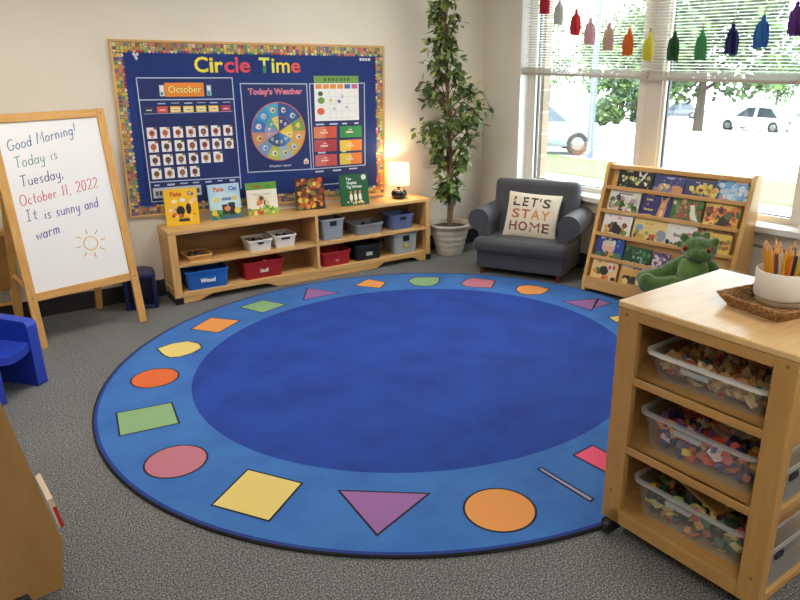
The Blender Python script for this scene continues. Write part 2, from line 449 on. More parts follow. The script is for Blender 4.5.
# ------------------------------------------------------------------ easel
EW, EH, EL = .749, 1.524, .14
ey = R(13.605); ex0 = Vector((.818, 5.049, 0)) - Vector((math.cos(ey), math.sin(ey), 0)) * EW
es = thing('whiteboard_easel', 'wooden standing easel with a handwritten whiteboard message', 'easel', ex0, ey)
LEAN = Matrix(((1, 0, 0, 0), (0, math.cos(EL), math.sin(EL), 0), (0, -math.sin(EL), math.cos(EL), 0), (0, 0, 0, 1)))
def leanM(): 
    q = MB(); q.M = LEAN; return q
for x in (0, EW - .056):
    q = leanM(); q.box(x, x + .056, 0, .022, .004, EH); q.build('front_leg', PINEZ, es, bevel=.004)
q = leanM(); q.box(.056, EW - .056, .001, .021, EH - .056, EH - .002); q.build('top_rail', PINEX, es, bevel=.004)
q = leanM(); q.box(.056, EW - .056, .001, .021, .322, .378); q.build('bottom_rail', PINEX, es, bevel=.004)
q = leanM(); q.box(.04, EW - .04, .012, .018, .37, EH - .05)
wb = q.build('whiteboard', paint('#efeeee', .22), es)
for x in (.03, EW - .155):
    top = LEAN @ Vector((x + .02, .03, EH - .12))
    q = MB(); q.loft([[(x, .54, .002), (x + .045, .54, .002), (x + .045, .57, .002), (x, .57, .002)],
                      [(x, top.y, top.z), (x + .045, top.y, top.z), (x + .045, top.y + .025, top.z), (x, top.y + .025, top.z)]], 0, smooth=False)
    q.build('rear_leg', PINEZ, es)
    q = MB(); q.tube([(x + .02, .06, .36), (x + .02, .44, .42)], .016, 4, smooth=False); q.build('brace', PINEY, es)
q = MB(); q.box(.05, EW - .12, .475, .495, .36, .40); q.build('rear_rail', PINEX, es)
q = leanM()
for x in (.028, EW - .028):
    for z in (.35, EH - .03): 
        q.M = LEAN @ Matrix.Translation((x, 0, z)) @ Matrix.Rotation(R(90), 4, 'X')
        q.lathe([(.006, 0), (.006, .002)], n=10)
q.build('bolt', paint('#7c5a34', .4), es)

# handwriting: single stroke letters on a unit grid (x-height .5, cap height 1)
def arc(cx, cy, rx, ry, a0, a1, n=9):
    return [(cx + rx * math.cos(R(a0 + (a1 - a0) * i / n)), cy + ry * math.sin(R(a0 + (a1 - a0) * i / n))) for i in range(n + 1)]
HW = {
 'G': (.62, [arc(.32, .5, .3, .48, 50, 330, 12) + [(.58, .42), (.36, .42)]]),
 'o': (.42, [arc(.2, .25, .18, .25, 80, 440, 12)]),
 'd': (.42, [arc(.2, .25, .18, .25, 30, 390, 12), [(.38, .95), (.38, 0)]]),
 'M': (.72, [[(.02, 0), (.08, 1), (.34, .35), (.6, 1), (.66, 0)]]),
 'r': (.34, [[(.06, .5), (.07, 0)], arc(.21, .28, .14, .2, 170, 40, 6)]),
 'n': (.42, [[(.05, .5), (.05, 0)], arc(.2, .3, .15, .2, 180, 0, 8) + [(.35, 0)]]),
 'i': (.18, [[(.08, .5), (.08, 0)], [(.08, .72), (.09, .76)]]),
 'g': (.42, [arc(.2, .25, .17, .25, 20, 380, 12), [(.37, .5), (.37, -.25)] + arc(.2, -.25, .17, .17, 0, -150, 7)]),
 '!': (.2, [[(.1, 1), (.09, .3)], [(.09, .06), (.1, .02)]]),
 'T': (.56, [[(0, .97), (.54, 1)], [(.27, .98), (.25, 0)]]),
 'a': (.42, [arc(.2, .24, .18, .24, 30, 390, 12), [(.37, .5), (.38, 0)]]),
 'y': (.42, [[(.04, .5), (.08, .18), (.2, .05), (.33, .15), (.37, .5)], [(.37, .5), (.35, -.2)] + arc(.2, -.22, .15, .17, 0, -140, 6)]),
 's': (.36, [[(.31, .45), (.18, .52), (.06, .42), (.1, .3), (.25, .22), (.31, .11), (.18, 0), (.03, .07)]]),
 'u': (.42, [[(.04, .5), (.05, .2), (.12, .03), (.24, .02), (.36, .16)], [(.37, .5), (.37, 0)]]),
 'e': (.4, [[(.04, .26), (.36, .28)] + arc(.2, .26, .17, .25, 10, 320, 10)]),
 ',': (.18, [[(.1, .06), (.04, -.14)]]),
 '.': (.18, [[(.06, .03), (.09, .0)]]),
 'O': (.66, [arc(.32, .5, .3, .49, 90, 450, 16)]),
 'c': (.38, [arc(.2, .25, .17, .25, 45, 315, 9)]),
 't': (.32, [[(.15, .85), (.14, .1), (.2, 0), (.28, .04)], [(.02, .55), (.28, .57)]]),
 'b': (.42, [[(.05, .95), (.05, 0)], arc(.21, .25, .17, .25, 180, -180, 12)]),
 '1': (.26, [[(.04, .82), (.13, .98), (.13, 0)]]),
 '2': (.5, [arc(.23, .74, .2, .25, 165, -20, 8) + [(.3, .4), (.03, .02), (.47, .02)]]),
 '0': (.5, [arc(.23, .5, .2, .48, 90, 450, 14)]),
 'I': (.4, [[(.03, 1), (.33, 1)], [(.18, 1), (.18, 0)], [(.03, 0), (.33, 0)]]),
 'w': (.56, [[(.03, .5), (.14, .02), (.27, .42), (.39, .02), (.52, .5)]]),
 'm': (.62, [[(.05, .5), (.05, 0)], arc(.18, .32, .13, .18, 180, 0, 7) + [(.31, 0)], arc(.44, .32, .13, .18, 180, 0, 7) + [(.57, 0)]]),
 ' ': (.34, []),
}
HF = [-.0008]
def ribbon(mb, pts, r, m=0):
    mb.tube([(x, .0113, z) for x, z in pts], r, 5, m)
def write(line, x0, x1, z0, z1, h, color):
    q = leanM(); adv = .12
    tot = sum(HW[c][0] + adv for c in line) - adv
    sx = (x1 - x0) / tot; x = 0
    for c in line:
        w, strokes = HW[c]
        for s in strokes:
            P = [(x0 + (x + a + .06 * b) * sx, z0 + (z1 - z0) * ((x + a) / tot) + b * h) for a, b in s]
            ribbon(q, P, .0029)
        x += w + adv
    q.build('lettering', paint(color, .5), wb)
write('Good Morning!', .10, .535, 1.292, 1.370, .07, '#3f6f9e')
write('Today is', .118, .385, 1.185, 1.22, .07, '#5f9b80')
write('Tuesday,', .125, .395, 1.065, 1.095, .07, '#4b3f93')
write('October 11, 2022', .095, .605, .945, 1.003, .07, '#d2606a')
write('It', .11, .178, .845, .853, .07, '#5f7a95')
write('is sunny and', .222, .578, .842, .872, .072, '#5e56a8')
write('warm.', .142, .312, .715, .742, .075, '#453f98')
q = leanM(); cx, cz = .475, .635
ribbon(q, [(cx + .046 * math.cos(2 * PI * i / 20), cz + .046 * math.sin(2 * PI * i / 20)) for i in range(21)], .0028)
for k in range(8):
    a = 2 * PI * k / 8 + .15
    ribbon(q, [(cx + .068 * math.cos(a), cz + .068 * math.sin(a)), (cx + .103 * math.cos(a), cz + .103 * math.sin(a))], .003)
q.build('sun_drawing', paint('#e2a92c', .5), wb)

# cupboard half hidden behind the easel
cb = thing('wooden_cupboard', 'low wooden cupboard with brown front half hidden behind the easel', 'cupboard', (-.37, 5.45, 0))
q = MB(); q.box(-.36, .42, .0, .15, .68, .71); q.build('top', PINEX, cb, bevel=.004)
q = MB(); q.box(-.34, .40, .012, .15, .29, .68); q.build('body', BROWN, cb)
for x in (-.34, .355):
    for y in (.012, .105):
        q = MB(); q.box(x, x + .045, y, y + .045, 0, .29); q.build('leg', PINEZ, cb)
q = MB(); q.box(-.295, .355, .06, .10, .16, .18); q.build('lower_shelf', PINEX, cb)

# ------------------------------------------------------------------ bulletin board and what hangs on it
BW, BH, BTILT = 2.275, 1.305, R(1.45)
BC = Vector((2.039, 5.618, 1.2855))
def bpos(s, t, d=0.0):
    x = s - BW / 2; z = BH / 2 - t
    return Vector((BC.x + x * math.cos(BTILT) + z * math.sin(BTILT), BC.y - d, BC.z - x * math.sin(BTILT) + z * math.cos(BTILT)))
BROT = (0, BTILT, 0)
NAVY = noisy('felt_blue', '#102a6a', '#143276', scale=2.5, rough=.8, bump=.06, bscale=200)
bd = thing('bulletin_board', 'blue bulletin board with patterned border and oak frame on the wall', 'bulletin board', BC, rot=BROT)
q = MB(); q.box(-BW / 2 + .01, BW / 2 - .01, -.016, 0, -BH / 2 + .01, BH / 2 - .01); q.build('backing', NAVY, bd)
for nm, bx in (('frame_rail', (-BW / 2, BW / 2, BH / 2 - .018, BH / 2)), ('frame_rail', (-BW / 2, BW / 2, -BH / 2, -BH / 2 + .018)),
               ('frame_stile', (-BW / 2, -BW / 2 + .018, -BH / 2 + .018, BH / 2 - .018)), ('frame_stile', (BW / 2 - .018, BW / 2, -BH / 2 + .018, BH / 2 - .018))):
    q = MB(); q.box(bx[0], bx[1], -.026, 0, bx[2], bx[3]); q.build(nm, OAKX if 'rail' in nm else OAKZ, bd, bevel=.003)
BORD = ['#a8323f', '#d9772e', '#d8b842', '#5f9a52', '#3c8c8c', '#35589c', '#5d3f80', '#d9c9a4', '#7c4f33', '#b8c25a', '#c96f7e']
random.seed(11)
def border(length, horizontal, x, z, inward):
    q = MB(); n = int(length / .027); st = length / n; y = -.0175
    for k in range(n):
        a = k * st
        def P(u, w, dy=0):
            return (x + u, y + dy, z + inward * w) if horizontal else (x + inward * w, y + dy, z + u)
        c1, c2, c3 = random.randrange(11), random.randrange(11), random.randrange(11)
        q.poly([P(a, 0), P(a + st, 0), P(a + st, .058), P(a, .058)], 11)
        q.poly([P(a + .002, .004, -.0004), P(a + st - .002, .004, -.0004), P(a + st - .004, .03, -.0004), P(a + .004, .03, -.0004)], c1)
        q.poly([P(a + .004, .031, -.0004), P(a + st - .004, .031, -.0004), P(a + st - .004, .052, -.0004), P(a + .004, .052, -.0004)], c2)
        q.poly([P(a + st / 2 + st * .5 * math.cos(PI * i / 8), .056 + .018 * math.sin(PI * i / 8), -.0003) for i in range(9)], c3)
        q.poly([P(a + st / 2 + .005 * math.cos(PI * i / 4), .018 + .008 * math.sin(PI * i / 4), -.0008) for i in range(8)], random.randrange(11))
        q.poly([P(a + st / 2 + .005 * math.cos(PI * i / 4), .044 + .006 * math.sin(PI * i / 4), -.0008) for i in range(8)], random.randrange(11))
    q.build('border_strip', [paint(c, .55) for c in BORD] + [paint('#98844a', .55)], bd)
border(BW - .036, True, -BW / 2 + .018, BH / 2 - .018, -1)
border(BW - .036, True, -BW / 2 + .018, -BH / 2 + .018, 1)
border(BH - .19, False, -BW / 2 + .018, -BH / 2 + .095, 1)
border(BH - .19, False, BW / 2 - .018, -BH / 2 + .095, -1)
q = MB()
for s, t in ((.175, .115), (.19, .1), (.165, .1), (.18, .13)):
    q.M = Matrix.Translation((s - BW / 2, -.0172, BH / 2 - t)); q.poly([(.011 * math.cos(PI * i / 5), 0, .011 * math.sin(PI * i / 5)) for i in range(10)])
for k in range(4):
    q.M = Matrix.Translation((2.04 + k * .028 - BW / 2, -.0172, BH / 2 - .115)); q.box(-.011, .009, 0, .0004, -.012, .01)
q.build('white_marks', paint('#cfd6e2', .6), bd)

LET = [('C', .599, .705, '#ead84a', 0, 'yellow capital C that starts the board title'), ('i', .716, .746, '#ead84a', 1, 'yellow small i after the capital C in the title'), ('r', .757, .822, '#ead84a', 2, 'yellow small r in the middle of the word Circle'),
       ('c', .832, .912, '#d8485c', 2, 'red small c after the yellow r in the title'), ('l', .922, .944, '#d8485c', 0, 'red small l standing tall in the word Circle'), ('e', .955, 1.043, '#d8485c', 2, 'red small e that ends the word Circle'),
       ('T', 1.117, 1.205, '#d9e06a', 0, 'yellow and green capital T that starts the word Time'), ('i', 1.222, 1.248, '#cfdd52', 1, 'lime small i after the capital T in the title'), ('m', 1.262, 1.378, '#ead84a', 2, 'yellow small m in the word Time'),
       ('e', 1.39, 1.473, '#e05a55', 2, 'red small e that ends the board title')]
for ch, s0, s1, h, kind, lab in LET:
    top = (.112, .118, .147)[kind]; bot = .227
    p = bpos((s0 + s1) / 2, bot, .0165)
    w = (s1 - s0) / 2
    t = thing('paper_letter', lab, 'letter', p, rot=BROT, group='cut out letters of the board title')
    q = MB()
    for y in (-.0045,):
        text(q, ch, 0, 0, 0, y, 0, .02 if ch != 'm' else .012, box=(-w, w, 0, bot - top))
    q.build('face', paint(h, .5), t)
    q = MB(); text(q, ch, 0, 0, 0, -.003, 0, .03 if ch != 'm' else .02, box=(-w - .003, w + .003, -.003, bot - top + .003)); q.build('backing', paint('#3a3f55' if ch != 'T' else '#3d8a4a', .6), t)
    if ch == 'T':
        q = MB(); q.box(-.013, .013, -.0055, -.005, .0, .055); q.build('green_foot', paint('#3d8a4a', .5), t)

def frame_lines(q, segs, wd, y, m):
    for (a, b, c, d) in segs:
        A = Vector((a, 0, -b)); B = Vector((c, 0, -d)); dd = (B - A).normalized(); n = Vector((-dd.z, 0, dd.x)) * wd / 2; dd = dd * wd / 2
        q.poly([(p.x, y, p.z) for p in (A - dd - n, B + dd - n, B + dd + n, A - dd + n)], m)
LINE = paint('#b4c3e2', .6)
CH = noisy('chart_blue', '#0e2259', '#122a66', scale=3, rough=.55)
# calendar pocket chart
O1 = bpos(.158, .262, .0165)
cal = thing('calendar_chart', 'navy October calendar pocket chart with rows of picture cards', 'calendar chart', O1, rot=BROT)
q = MB(); q.box(-.004, .742, -.003, 0, -.935, .004); q.build('fabric', CH, cal)
q = MB()
def L1(a, b, c, d): return (a - .158, b - .262, c - .158, d - .262)
frame_lines(q, [L1(.163, .267, .888, .267), L1(.163, .267, .178, 1.19), L1(.888, .267, .9, 1.14), L1(.17, .424, .887, .427), L1(.18, 1.037, .898, 1.047), L1(.178, 1.19, .4, 1.19)], .008, -.0036, 0)
frame_lines(q, [L1(.19, .526, .87, .522)], .003, -.0036, 0)
q.build('white_piping', LINE, cal)
random.seed(5)
for k in range(6):
    q = MB(); q.box(.2 + k * .1 - .06, .2 + k * .1 - .015 + random.random() * .02, -.0036, -.0032, -.195 + (k % 2) * .004, -.186); q.build('small_label', paint('#aeb9d2', .6), cal)
for k in range(7):
    q = MB(); q.box(.05 + k * .1, .09 + k * .1 + random.random() * .02, -.0036, -.0032, -.805 - random.random() * .01, -.797); q.build('small_label', paint('#aeb9d2', .6), cal)
def card(name, lab, cat, s0, t0, s1, t1, cols, group=None, d=.0205):
    p = bpos((s0 + s1) / 2, t1, d)
    t = thing(name, lab, cat, p, rot=BROT, group=group)
    w, h = (s1 - s0) / 2, t1 - t0
    q = MB(); q.box(-w, w, -.0012, 0, 0, h, 0)
    return t, q, w, h
t, q, w, h = card('month_card', 'orange month card reading October between two small icons', 'card', .361, .302, .657, .404, 0)
q.build('paper', paint('#ea8a2c', .5), t)
q = MB(); text(q, 'October', 0, .03, .072, -.0020, 1, .05); text(q, 'October', 0, .03, .072, -.0026, 0, .015)
q.build('lettering', [paint('#f4e08a', .5), paint('#a5521b', .5)], t)
for x, c in ((-.17, '#cfd8cf'), (.187, '#8fb7c9')):
    q = MB(); q.box(x - .018, x + .018, -.001, 0, .005, .085, 0); q.box(x - .011, x + .012, -.0016, -.001, .045, .075, 1); q.box(x - .012, x + .006, -.0016, -.001, .012, .034, 2)
    q.build('icon', [paint(c, .5), paint('#e9e6dd', .5), paint('#4d7f96', .5)], t)
DC = ['#2b3450', '#d8574a', '#e8c04f', '#e8d06a', '#ead25a', '#efc35b', '#b23a55']
for k in range(7):
    s0 = .191 + k * .0983
    t, q, w, h = card('day_card', '%s day-name card, %s in the row under October' % (['dark blue', 'red', 'deep yellow', 'pale yellow', 'bright yellow', 'amber', 'crimson'][k], ['first', 'second', 'third', 'fourth', 'fifth', 'sixth', 'last'][k]), 'card', s0, .474, s0 + .078, .520, 0, 'day name cards of the calendar chart')
    q.box(-.026, .026, -.0017, -.0012, .009, .032, 1)
    q.box(-.02, .02, -.0021, -.0017, .017, .024, 2)
    q.build('paper', [paint(DC[k], .5), paint('#efe6cf' if k not in (0, 1, 6) else DC[k], .5), paint('#6a5a4a' if k not in (0, 1, 6) else '#e9e0d5', .5)], t)
random.seed(8)
ords = ['first', 'second', 'third', 'fourth', 'fifth', 'sixth', 'seventh']
ACO = ['#c85f45', '#c9654a', '#cf7346', '#cf7a55', '#6d3a2c', '#c2533d', '#7c4233', '#b0503a', '#5c5a36', '#5c5230', '#8a3d38', '#b5463a', '#64603a', '#5a4a2a', '#7c4a35', '#5a3a30', '#6c4a3a', '#4a3a2c', '#b0763c', '#b98a50', '#a5683a', '#a58a50', '#8c5a4c', '#8a4a35']
ki = 0
for row, n in enumerate((7, 7, 6, 4)):
    for c in range(n):
        s0 = .196 + c * .0985 + .004 * row / 3; t0 = .626 + row * .1025
        t, q, w, h = card('picture_card', 'white picture card with a round leaf picture, %s card in %s row of the calendar' % (ords[c], ['top', 'second', 'third', 'bottom'][row]), 'card', s0, t0, s0 + .073, t0 + .083, 0, 'picture cards of the calendar chart')
        q.poly([(.022 * math.cos(PI * i / 6), -.0016, .04 + .024 * math.sin(PI * i / 6)) for i in range(12)], 1)
        q.poly([(.013 * math.cos(PI * i / 5) - .002, -.0019, .04 + .012 * math.sin(PI * i / 5)) for i in range(10)], 2)
        q.box(-.008, .008, -.0016, -.0012, .006, .014, 1)
        q.box(w - .022, w, -.0018, -.0012, h - .016, h, 3)
        q.build('paper', [paint('#e8e6e6', .5), paint(ACO[ki], .6), paint(['#7a4a2f', '#a8703c', '#5a3b2e'][ki % 3], .6), paint(['#9c5a45', '#5f7a4a', '#b08a4a'][(ki * 2 + row) % 3], .6)], t)
        ki += 1
t, q, w, h = card('sentence_card', 'white strip card behind the yellow picture book', 'card', .195, 1.085, .57, 1.165, 0)
for x in (-.17, -.14, -.1, -.05, .0, .06, .11, .15): q.box(x, x + .022, -.0017, -.0012, .02, .055, 1)
q.build('paper', [paint('#b9bfca', .5), paint('#4b5260', .5)], t)

# weather chart
O2 = bpos(.945, .305, .0165)
wc = thing('weather_chart', 'navy weather chart with a round picture wheel', 'weather chart', O2, rot=BROT)
q = MB(); q.box(-.004, .596, -.003, 0, -.725, .004); q.build('fabric', CH, wc)
def L2(a, b, c, d): return (a - .945, b - .305, c - .945, d - .305)
q = MB(); frame_lines(q, [L2(.951, .31, 1.524, .316), L2(.951, .31, .968, 1.013), L2(1.524, .316, 1.537, 1.023), L2(.968, 1.013, 1.537, 1.023)], .008, -.0036, 0); q.build('white_piping', LINE, wc)
q = MB(); text(q, "Today's Weather", .3, -.09, .066, -.0034, 0, .035); text(q, "Today's Weather", .3, -.09, .066, -.0040, 1, .012); q.build('lettering', [paint('#e9c9cf', .5), paint('#d8526b', .5)], wc)
q = MB(); text(q, 'Weather report', .31, -.68, .03, -.0034, 0, .02); q.build('caption', paint('#b9c3da', .5), wc)
wh = MB(); cx, cz, rw = .313, -.39, .232
WO = ['#2d4f8a', '#35568f', '#7c9a4c', '#d89a52', '#c9a552', '#93b0b8', '#a9b74c', '#6d8fb0', '#c08a62', '#2f6db0', '#3d8cc0', '#4aa0c0']
WI = ['#3b3f78', '#41417a', '#d8c23e', '#e0cf52', '#4a86c0', '#2d6ab0', '#33507a', '#3a5a62', '#b08ab0', '#7c8fb8', '#4d9a8a', '#d9c36a']
wh.poly([(cx + (rw + .008) * math.cos(PI * i / 24), -.0034, cz + (rw + .008) * math.sin(PI * i / 24)) for i in range(48)], 24)
random.seed(4)
for k in range(12):
    a0 = PI / 2 - k * PI / 6; a1 = a0 - PI / 6
    A = [a0 + (a1 - a0) * i / 5 for i in range(6)]
    wh.poly([(cx + .125 * math.cos(a), -.0038, cz + .125 * math.sin(a)) for a in A] + [(cx + rw * math.cos(a), -.0038, cz + rw * math.sin(a)) for a in A[::-1]], k)
    wh.poly([(cx, -.0038, cz)] + [(cx + .123 * math.cos(a), -.0038, cz + .123 * math.sin(a)) for a in A], 12 + k)
    am = (a0 + a1) / 2
    for rr, sc in ((.18, .024), (.085, .014)):
        wh.poly([(cx + rr * math.cos(am) + sc * (.7 + .5 * random.random()) * math.cos(PI * i / 4), -.0042, cz + rr * math.sin(am) + sc * math.sin(PI * i / 4)) for i in range(8)], 25 + k % 3)
        wh.poly([(cx + rr * math.cos(am) + sc * .5 * math.cos(PI * i / 4) + .004, -.0045, cz + rr * math.sin(am) + sc * .45 * math.sin(PI * i / 4) - .003) for i in range(8)], random.randrange(24))
wh.build('picture_wheel', [paint(c, .5) for c in WO + WI] + [paint('#c9635a', .5), paint('#d9d2bf', .5), paint('#b7c7d8', .5), paint('#e0c46a', .5)], wc)
q = MB(); q.lathe([(.012, 0), (.012, .004)], n=12); ob = q.build('spinner', paint('#d85a3c', .4), wc); ob.location = (cx, -.0045, cz); ob.rotation_euler = (R(90), 0, 0)
q = MB(); q.poly([(.525, -.0036, -.67), (.57, -.0036, -.67), (.57, -.0036, -.64), (.5475, -.0036, -.62), (.525, -.0036, -.64)], 0); q.box(.535, .56, -.004, -.0036, -.665, -.645, 1); q.build('badge', [paint('#d9d2c8', .5), paint('#d88a5a', .5)], wc)

# label chart with colour cards, and poster pinned above it
O3 = bpos(1.545, .31, .0165)
lc = thing('label_chart', 'navy pocket chart holding six coloured word cards beside the weather chart', 'pocket chart', O3, rot=BROT)
q = MB(); q.box(-.004, .535, -.003, 0, -.885, .004); q.build('fabric', CH, lc)
def L3(a, b, c, d): return (a - 1.545, b - .31, c - 1.545, d - .31)
q = MB(); frame_lines(q, [L3(1.55, .315, 2.07, .312), L3(2.07, .312, 2.068, 1.02), L3(1.55, 1.023, 2.068, 1.02), L3(1.55, .315, 1.56, 1.023), L3(1.55, 1.165, 2.06, 1.168)], .008, -.0036, 0); q.build('white_piping', LINE, lc)
for (a, b) in ((.05, -.345), (.3, -.345), (.18, -.345), (.42, -.345), (.05, -.457), (.3, -.455), (.06, -.585), (.29, -.585), (.03, -.745), (.2, -.745), (.36, -.74)):
    q = MB(); q.box(a, a + .06 + .02 * math.sin(a * 40), -.0036, -.0032, b, b + .012); q.build('small_label', paint('#c3ccdc', .6), lc)
CC = [(1.573, .668, 1.79, .766, '#cf5236', '#d9805a', 'orange-red'), (1.822, .672, 2.036, .768, '#2f8a42', '#2f8a42', 'green'), (1.572, .778, 1.79, .88, '#a8323f', '#b8505a', 'dark red'),
      (1.818, .79, 2.036, .885, '#e8862f', '#e3c03f', 'yellow and orange'), (1.576, .905, 1.787, 1.004, '#c24a4c', '#c96a6a', 'rose red'), (1.814, .905, 2.034, 1.003, '#e08038', '#d8c244', 'orange and mustard')]
for k, (a, b, c, d, h1, h2, nm) in enumerate(CC):
    t, q, w, h = card('word_card', '%s word card in the %s row of the pocket chart' % (nm, ['upper', 'upper', 'middle', 'middle', 'lower', 'lower'][k]), 'card', a, b, c, d, 0, 'coloured word cards of the pocket chart')
    q.box(-w, 0.0, -.0016, -.0012, 0, h, 1)
    q.box(-w * .45, w * .2, -.002, -.0016, h * .4, h * .55, 2); q.box(-w * .2, w * .1, -.002, -.0016, h * .65, h * .74, 2)
    q.build('paper', [paint(h1, .5), paint(h2, .5), paint('#e2c9b0', .5)], t)
t, q, w, h = card('calendar_poster', 'white calendar sheet with a green heading at the top of the board', 'poster', 1.59, .251, 2.012, .621, 0, d=.0206)
q.box(-w, w, -.0016, -.0012, h - .06, h, 1)
for x in (-.12, -.08, -.045, -.01, .03, .065, .1): q.box(x, x + .022, -.002, -.0016, h - .042, h - .018, 2)
for k, c in enumerate((3, 3, 3, 3, 4, 5)): q.box(-w + .012 + k * .068, -w + .07 + k * .068, -.0016, -.0012, h - .105, h - .068, c)
for r in range(4): q.box(-w + .14, w - .02, -.0016, -.0012, .02 + r * .06, .022 + r * .06, 6)
for c in range(5): q.box(-w + .14 + c * .06, -w + .142 + c * .06, -.0016, -.0012, .02, .26, 6)
for (x, z, c, r) in ((-.155, .225, 2, .02), (-.15, .17, 1, .028), (-.155, .08, 7, .03), (-.06, .17, 8, .014), (.02, .16, 9, .015), (.09, .11, 6, .013), (-.03, .1, 6, .012), (.05, .2, 6, .014)):
    q.poly([(x + r * 1.2 * math.cos(PI * i / 5), -.0018, z + r * math.sin(PI * i / 5)) for i in range(10)], c)
q.build('paper', [paint('#e6e6e4', .5), paint('#6b9a45', .5), paint('#3f5f38', .5), paint('#e08a3a', .5), paint('#3f66a8', .5), paint('#c9608a', .5), paint('#b7bdc6', .5), paint('#d9603f', .5), paint('#d8c94a', .5), paint('#7a5a9c', .5)], t)

# ------------------------------------------------------------------ low shelf under the board
X0, X1, Y0, DEP, HT = 1.084, 3.458, 5.29, .325, .583
sh = thing('low_shelf', 'long low wooden shelf unit under the bulletin board', 'shelf', (X0, Y0, 0))
LW = X1 - X0; DV = 1.232
q = MB(); q.box(.0, LW, 0, DEP, HT - .03, HT); q.build('top', OAKX, sh, bevel=.004)
for nm, a, b in (('side_frame', 0, .062), ('side_frame', LW - .045, LW)):
    q = MB(); q.box(a, b, 0, .05, .05, HT - .03); q.box(a, b, DEP - .045, DEP, .03, HT - .03); q.box(a + .014, b - .014, .05, DEP - .045, .055, HT - .03); q.box(a, b, .05, DEP - .045, .06, .11)
    q.box(a, b, .05, DEP - .045, HT - .07, HT - .03)
    q.build(nm, OAKZ, sh, bevel=.003)
    q = MB(); q.box(a - .002, b + .002, -.003, .06, 0, .055); q.box(a - .002, b + .002, .06, DEP - .01, 0.0, .04); q.build('corner_guard', BLACK, sh, bevel=.003)
q = MB(); q.box(DV - .013, DV + .013, .0, DEP - .012, .05, HT - .03); q.build('divider', OAKZ, sh, bevel=.002)
for nm, z0, z1 in (('middle_board', .292, .318), ('bottom_board', .05, .09)):
    for a, b in ((.062, DV - .013), (DV + .013, LW - .045)):
        q = MB(); q.box(a, b, .002, DEP - .012, z0, z1); q.build(nm, OAKX, sh, bevel=.003)
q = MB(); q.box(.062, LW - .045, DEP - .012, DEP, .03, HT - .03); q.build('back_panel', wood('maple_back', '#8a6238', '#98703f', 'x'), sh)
def kick(a, b, arcs):
    pts = [(a, .05), (a, .004)]
    for (p, r) in arcs:
        pts += [(p, .004)] + [(p + (r - p) * i / 12, .004 + .042 * min(1, 2.2 * math.sin(PI * i / 12))) for i in range(1, 12)] + [(r, .004)]
    return pts + [(b, .004), (b, .05)]
q = MB(); q.prism(kick(.062, LW - .045, [(.18, .86), (1.80, 2.26)]), .006, .024); q.build('kick_plate', OAKX, sh)

def tub(mb, w, d, h, taper=.012, r=.02, wall=.004, rim=.008, m=0, rm=0):
    b = rrect(w - 2 * taper, d - 2 * taper, r); t = rrect(w, d, r + .004)
    ti = rrect(w - 2 * wall, d - 2 * wall, r); bi = rrect(w - 2 * taper - 2 * wall, d - 2 * taper - 2 * wall, r)
    ro = rrect(w + 2 * rim, d + 2 * rim, r + rim)
    mb.loft([at_z(b, 0), at_z(t, h - .012)], m, True, False)
    mb.loft([at_z(t, h - .012), at_z(ro, h - .012), at_z(ro, h), at_z(ti, h)], rm, False, False, False)
    mb.loft([at_z(ti, h), at_z(bi, wall)], m, False, True)
def pieces(mb, n, w, d, z0, z1, size, nm, seed):
    rnd = random.Random(seed)
    for k in range(n):
        x = (rnd.random() - .5) * w; y = (rnd.random() - .5) * d; z = z0 + (z1 - z0) * rnd.random()
        s = size * (.6 + .8 * rnd.random())
        mb.M = Matrix.Translation((x, y, z)) @ Matrix.Rotation(rnd.random() * 6, 4, Vector((rnd.random() - .5, rnd.random() - .5, rnd.random() - .5)))
        c = rnd.randrange(nm); kind = rnd.random()
        if kind < .4: mb.box(-s, s, -s * .5, s * .5, -s * .3, s * .3, c)
        elif kind < .75: mb.box(-s * .6, s * .6, -s * .6, s * .6, -s * .5, s * .5, c)
        else: mb.lathe([(s * .6, -s * .4), (s * .6, s * .4)], n=8, m=c)
    mb.M = Matrix.Identity(4)
RIMW = paint('#d8d5cd', .5)
def bin_(name, lab, x, y, z, w, d, h, mats, rot=0, group='storage bins on the low shelf', handle=None, labelplate=None, fill=None, taper=.012, cat='bin', wallc=.004):
    t = thing(name, lab, cat, (x, y, z), rot, group)
    q = MB(); tub(q, w, d, h, taper, m=0, rm=1, wall=wallc); q.build('body', mats, t)
    yf = -d / 2 + taper * .45
    if handle:
        q = MB(); q.prism(rrect(handle[0], handle[1], .006, 3, 0, h - .02 - handle[1] / 2), -d / 2 - .003, -d / 2 + .006); q.build('handle_slot', BLACK, t)
    if labelplate:
        lw, lh, hc, txt = labelplate
        q = MB(); q.box(-lw / 2, lw / 2, -d / 2 + .0, -d / 2 + .012, h * .3, h * .3 + lh); lp = q.build('label_plate', paint(hc, .5), t)
        if txt:
            q = MB(); text(q, txt[0], 0, h * .3 + lh * .2, lh * .85, -d / 2 - .0008, 0, .05); q.build('lettering', paint(txt[1], .5), lp)
    if fill:
        q = MB(); pieces(q, fill[0], w - .06, d - .06, .02, h * fill[1], fill[2], len(fill[3]), fill[4])
        o = q.build('loose_pieces', [paint(c, .5) for c in fill[3]])
        o.location = (x, y, z); o.rotation_euler = (0, 0, rot)
        tag(o, fill[5], 'toys', kind='stuff')
    return t
DARKS = ['#3a2c22', '#5c4632', '#2a2a2c', '#8c6a44', '#4a3f38']
TOYS = ['#c9483a', '#d9a23a', '#4a8a4a', '#3a6aa8', '#d8cdb0', '#8a5a3a', '#c9743a']
bin_('shallow_tray', 'shallow wooden tray of dark pieces on the upper shelf', 1.32, 5.43, .3185, .19, .2, .045, [PINEX, PINEX], .05, fill=(30, 1.0, .016, DARKS, 1, 'dark loose pieces lying in the wooden tray'), taper=.006)
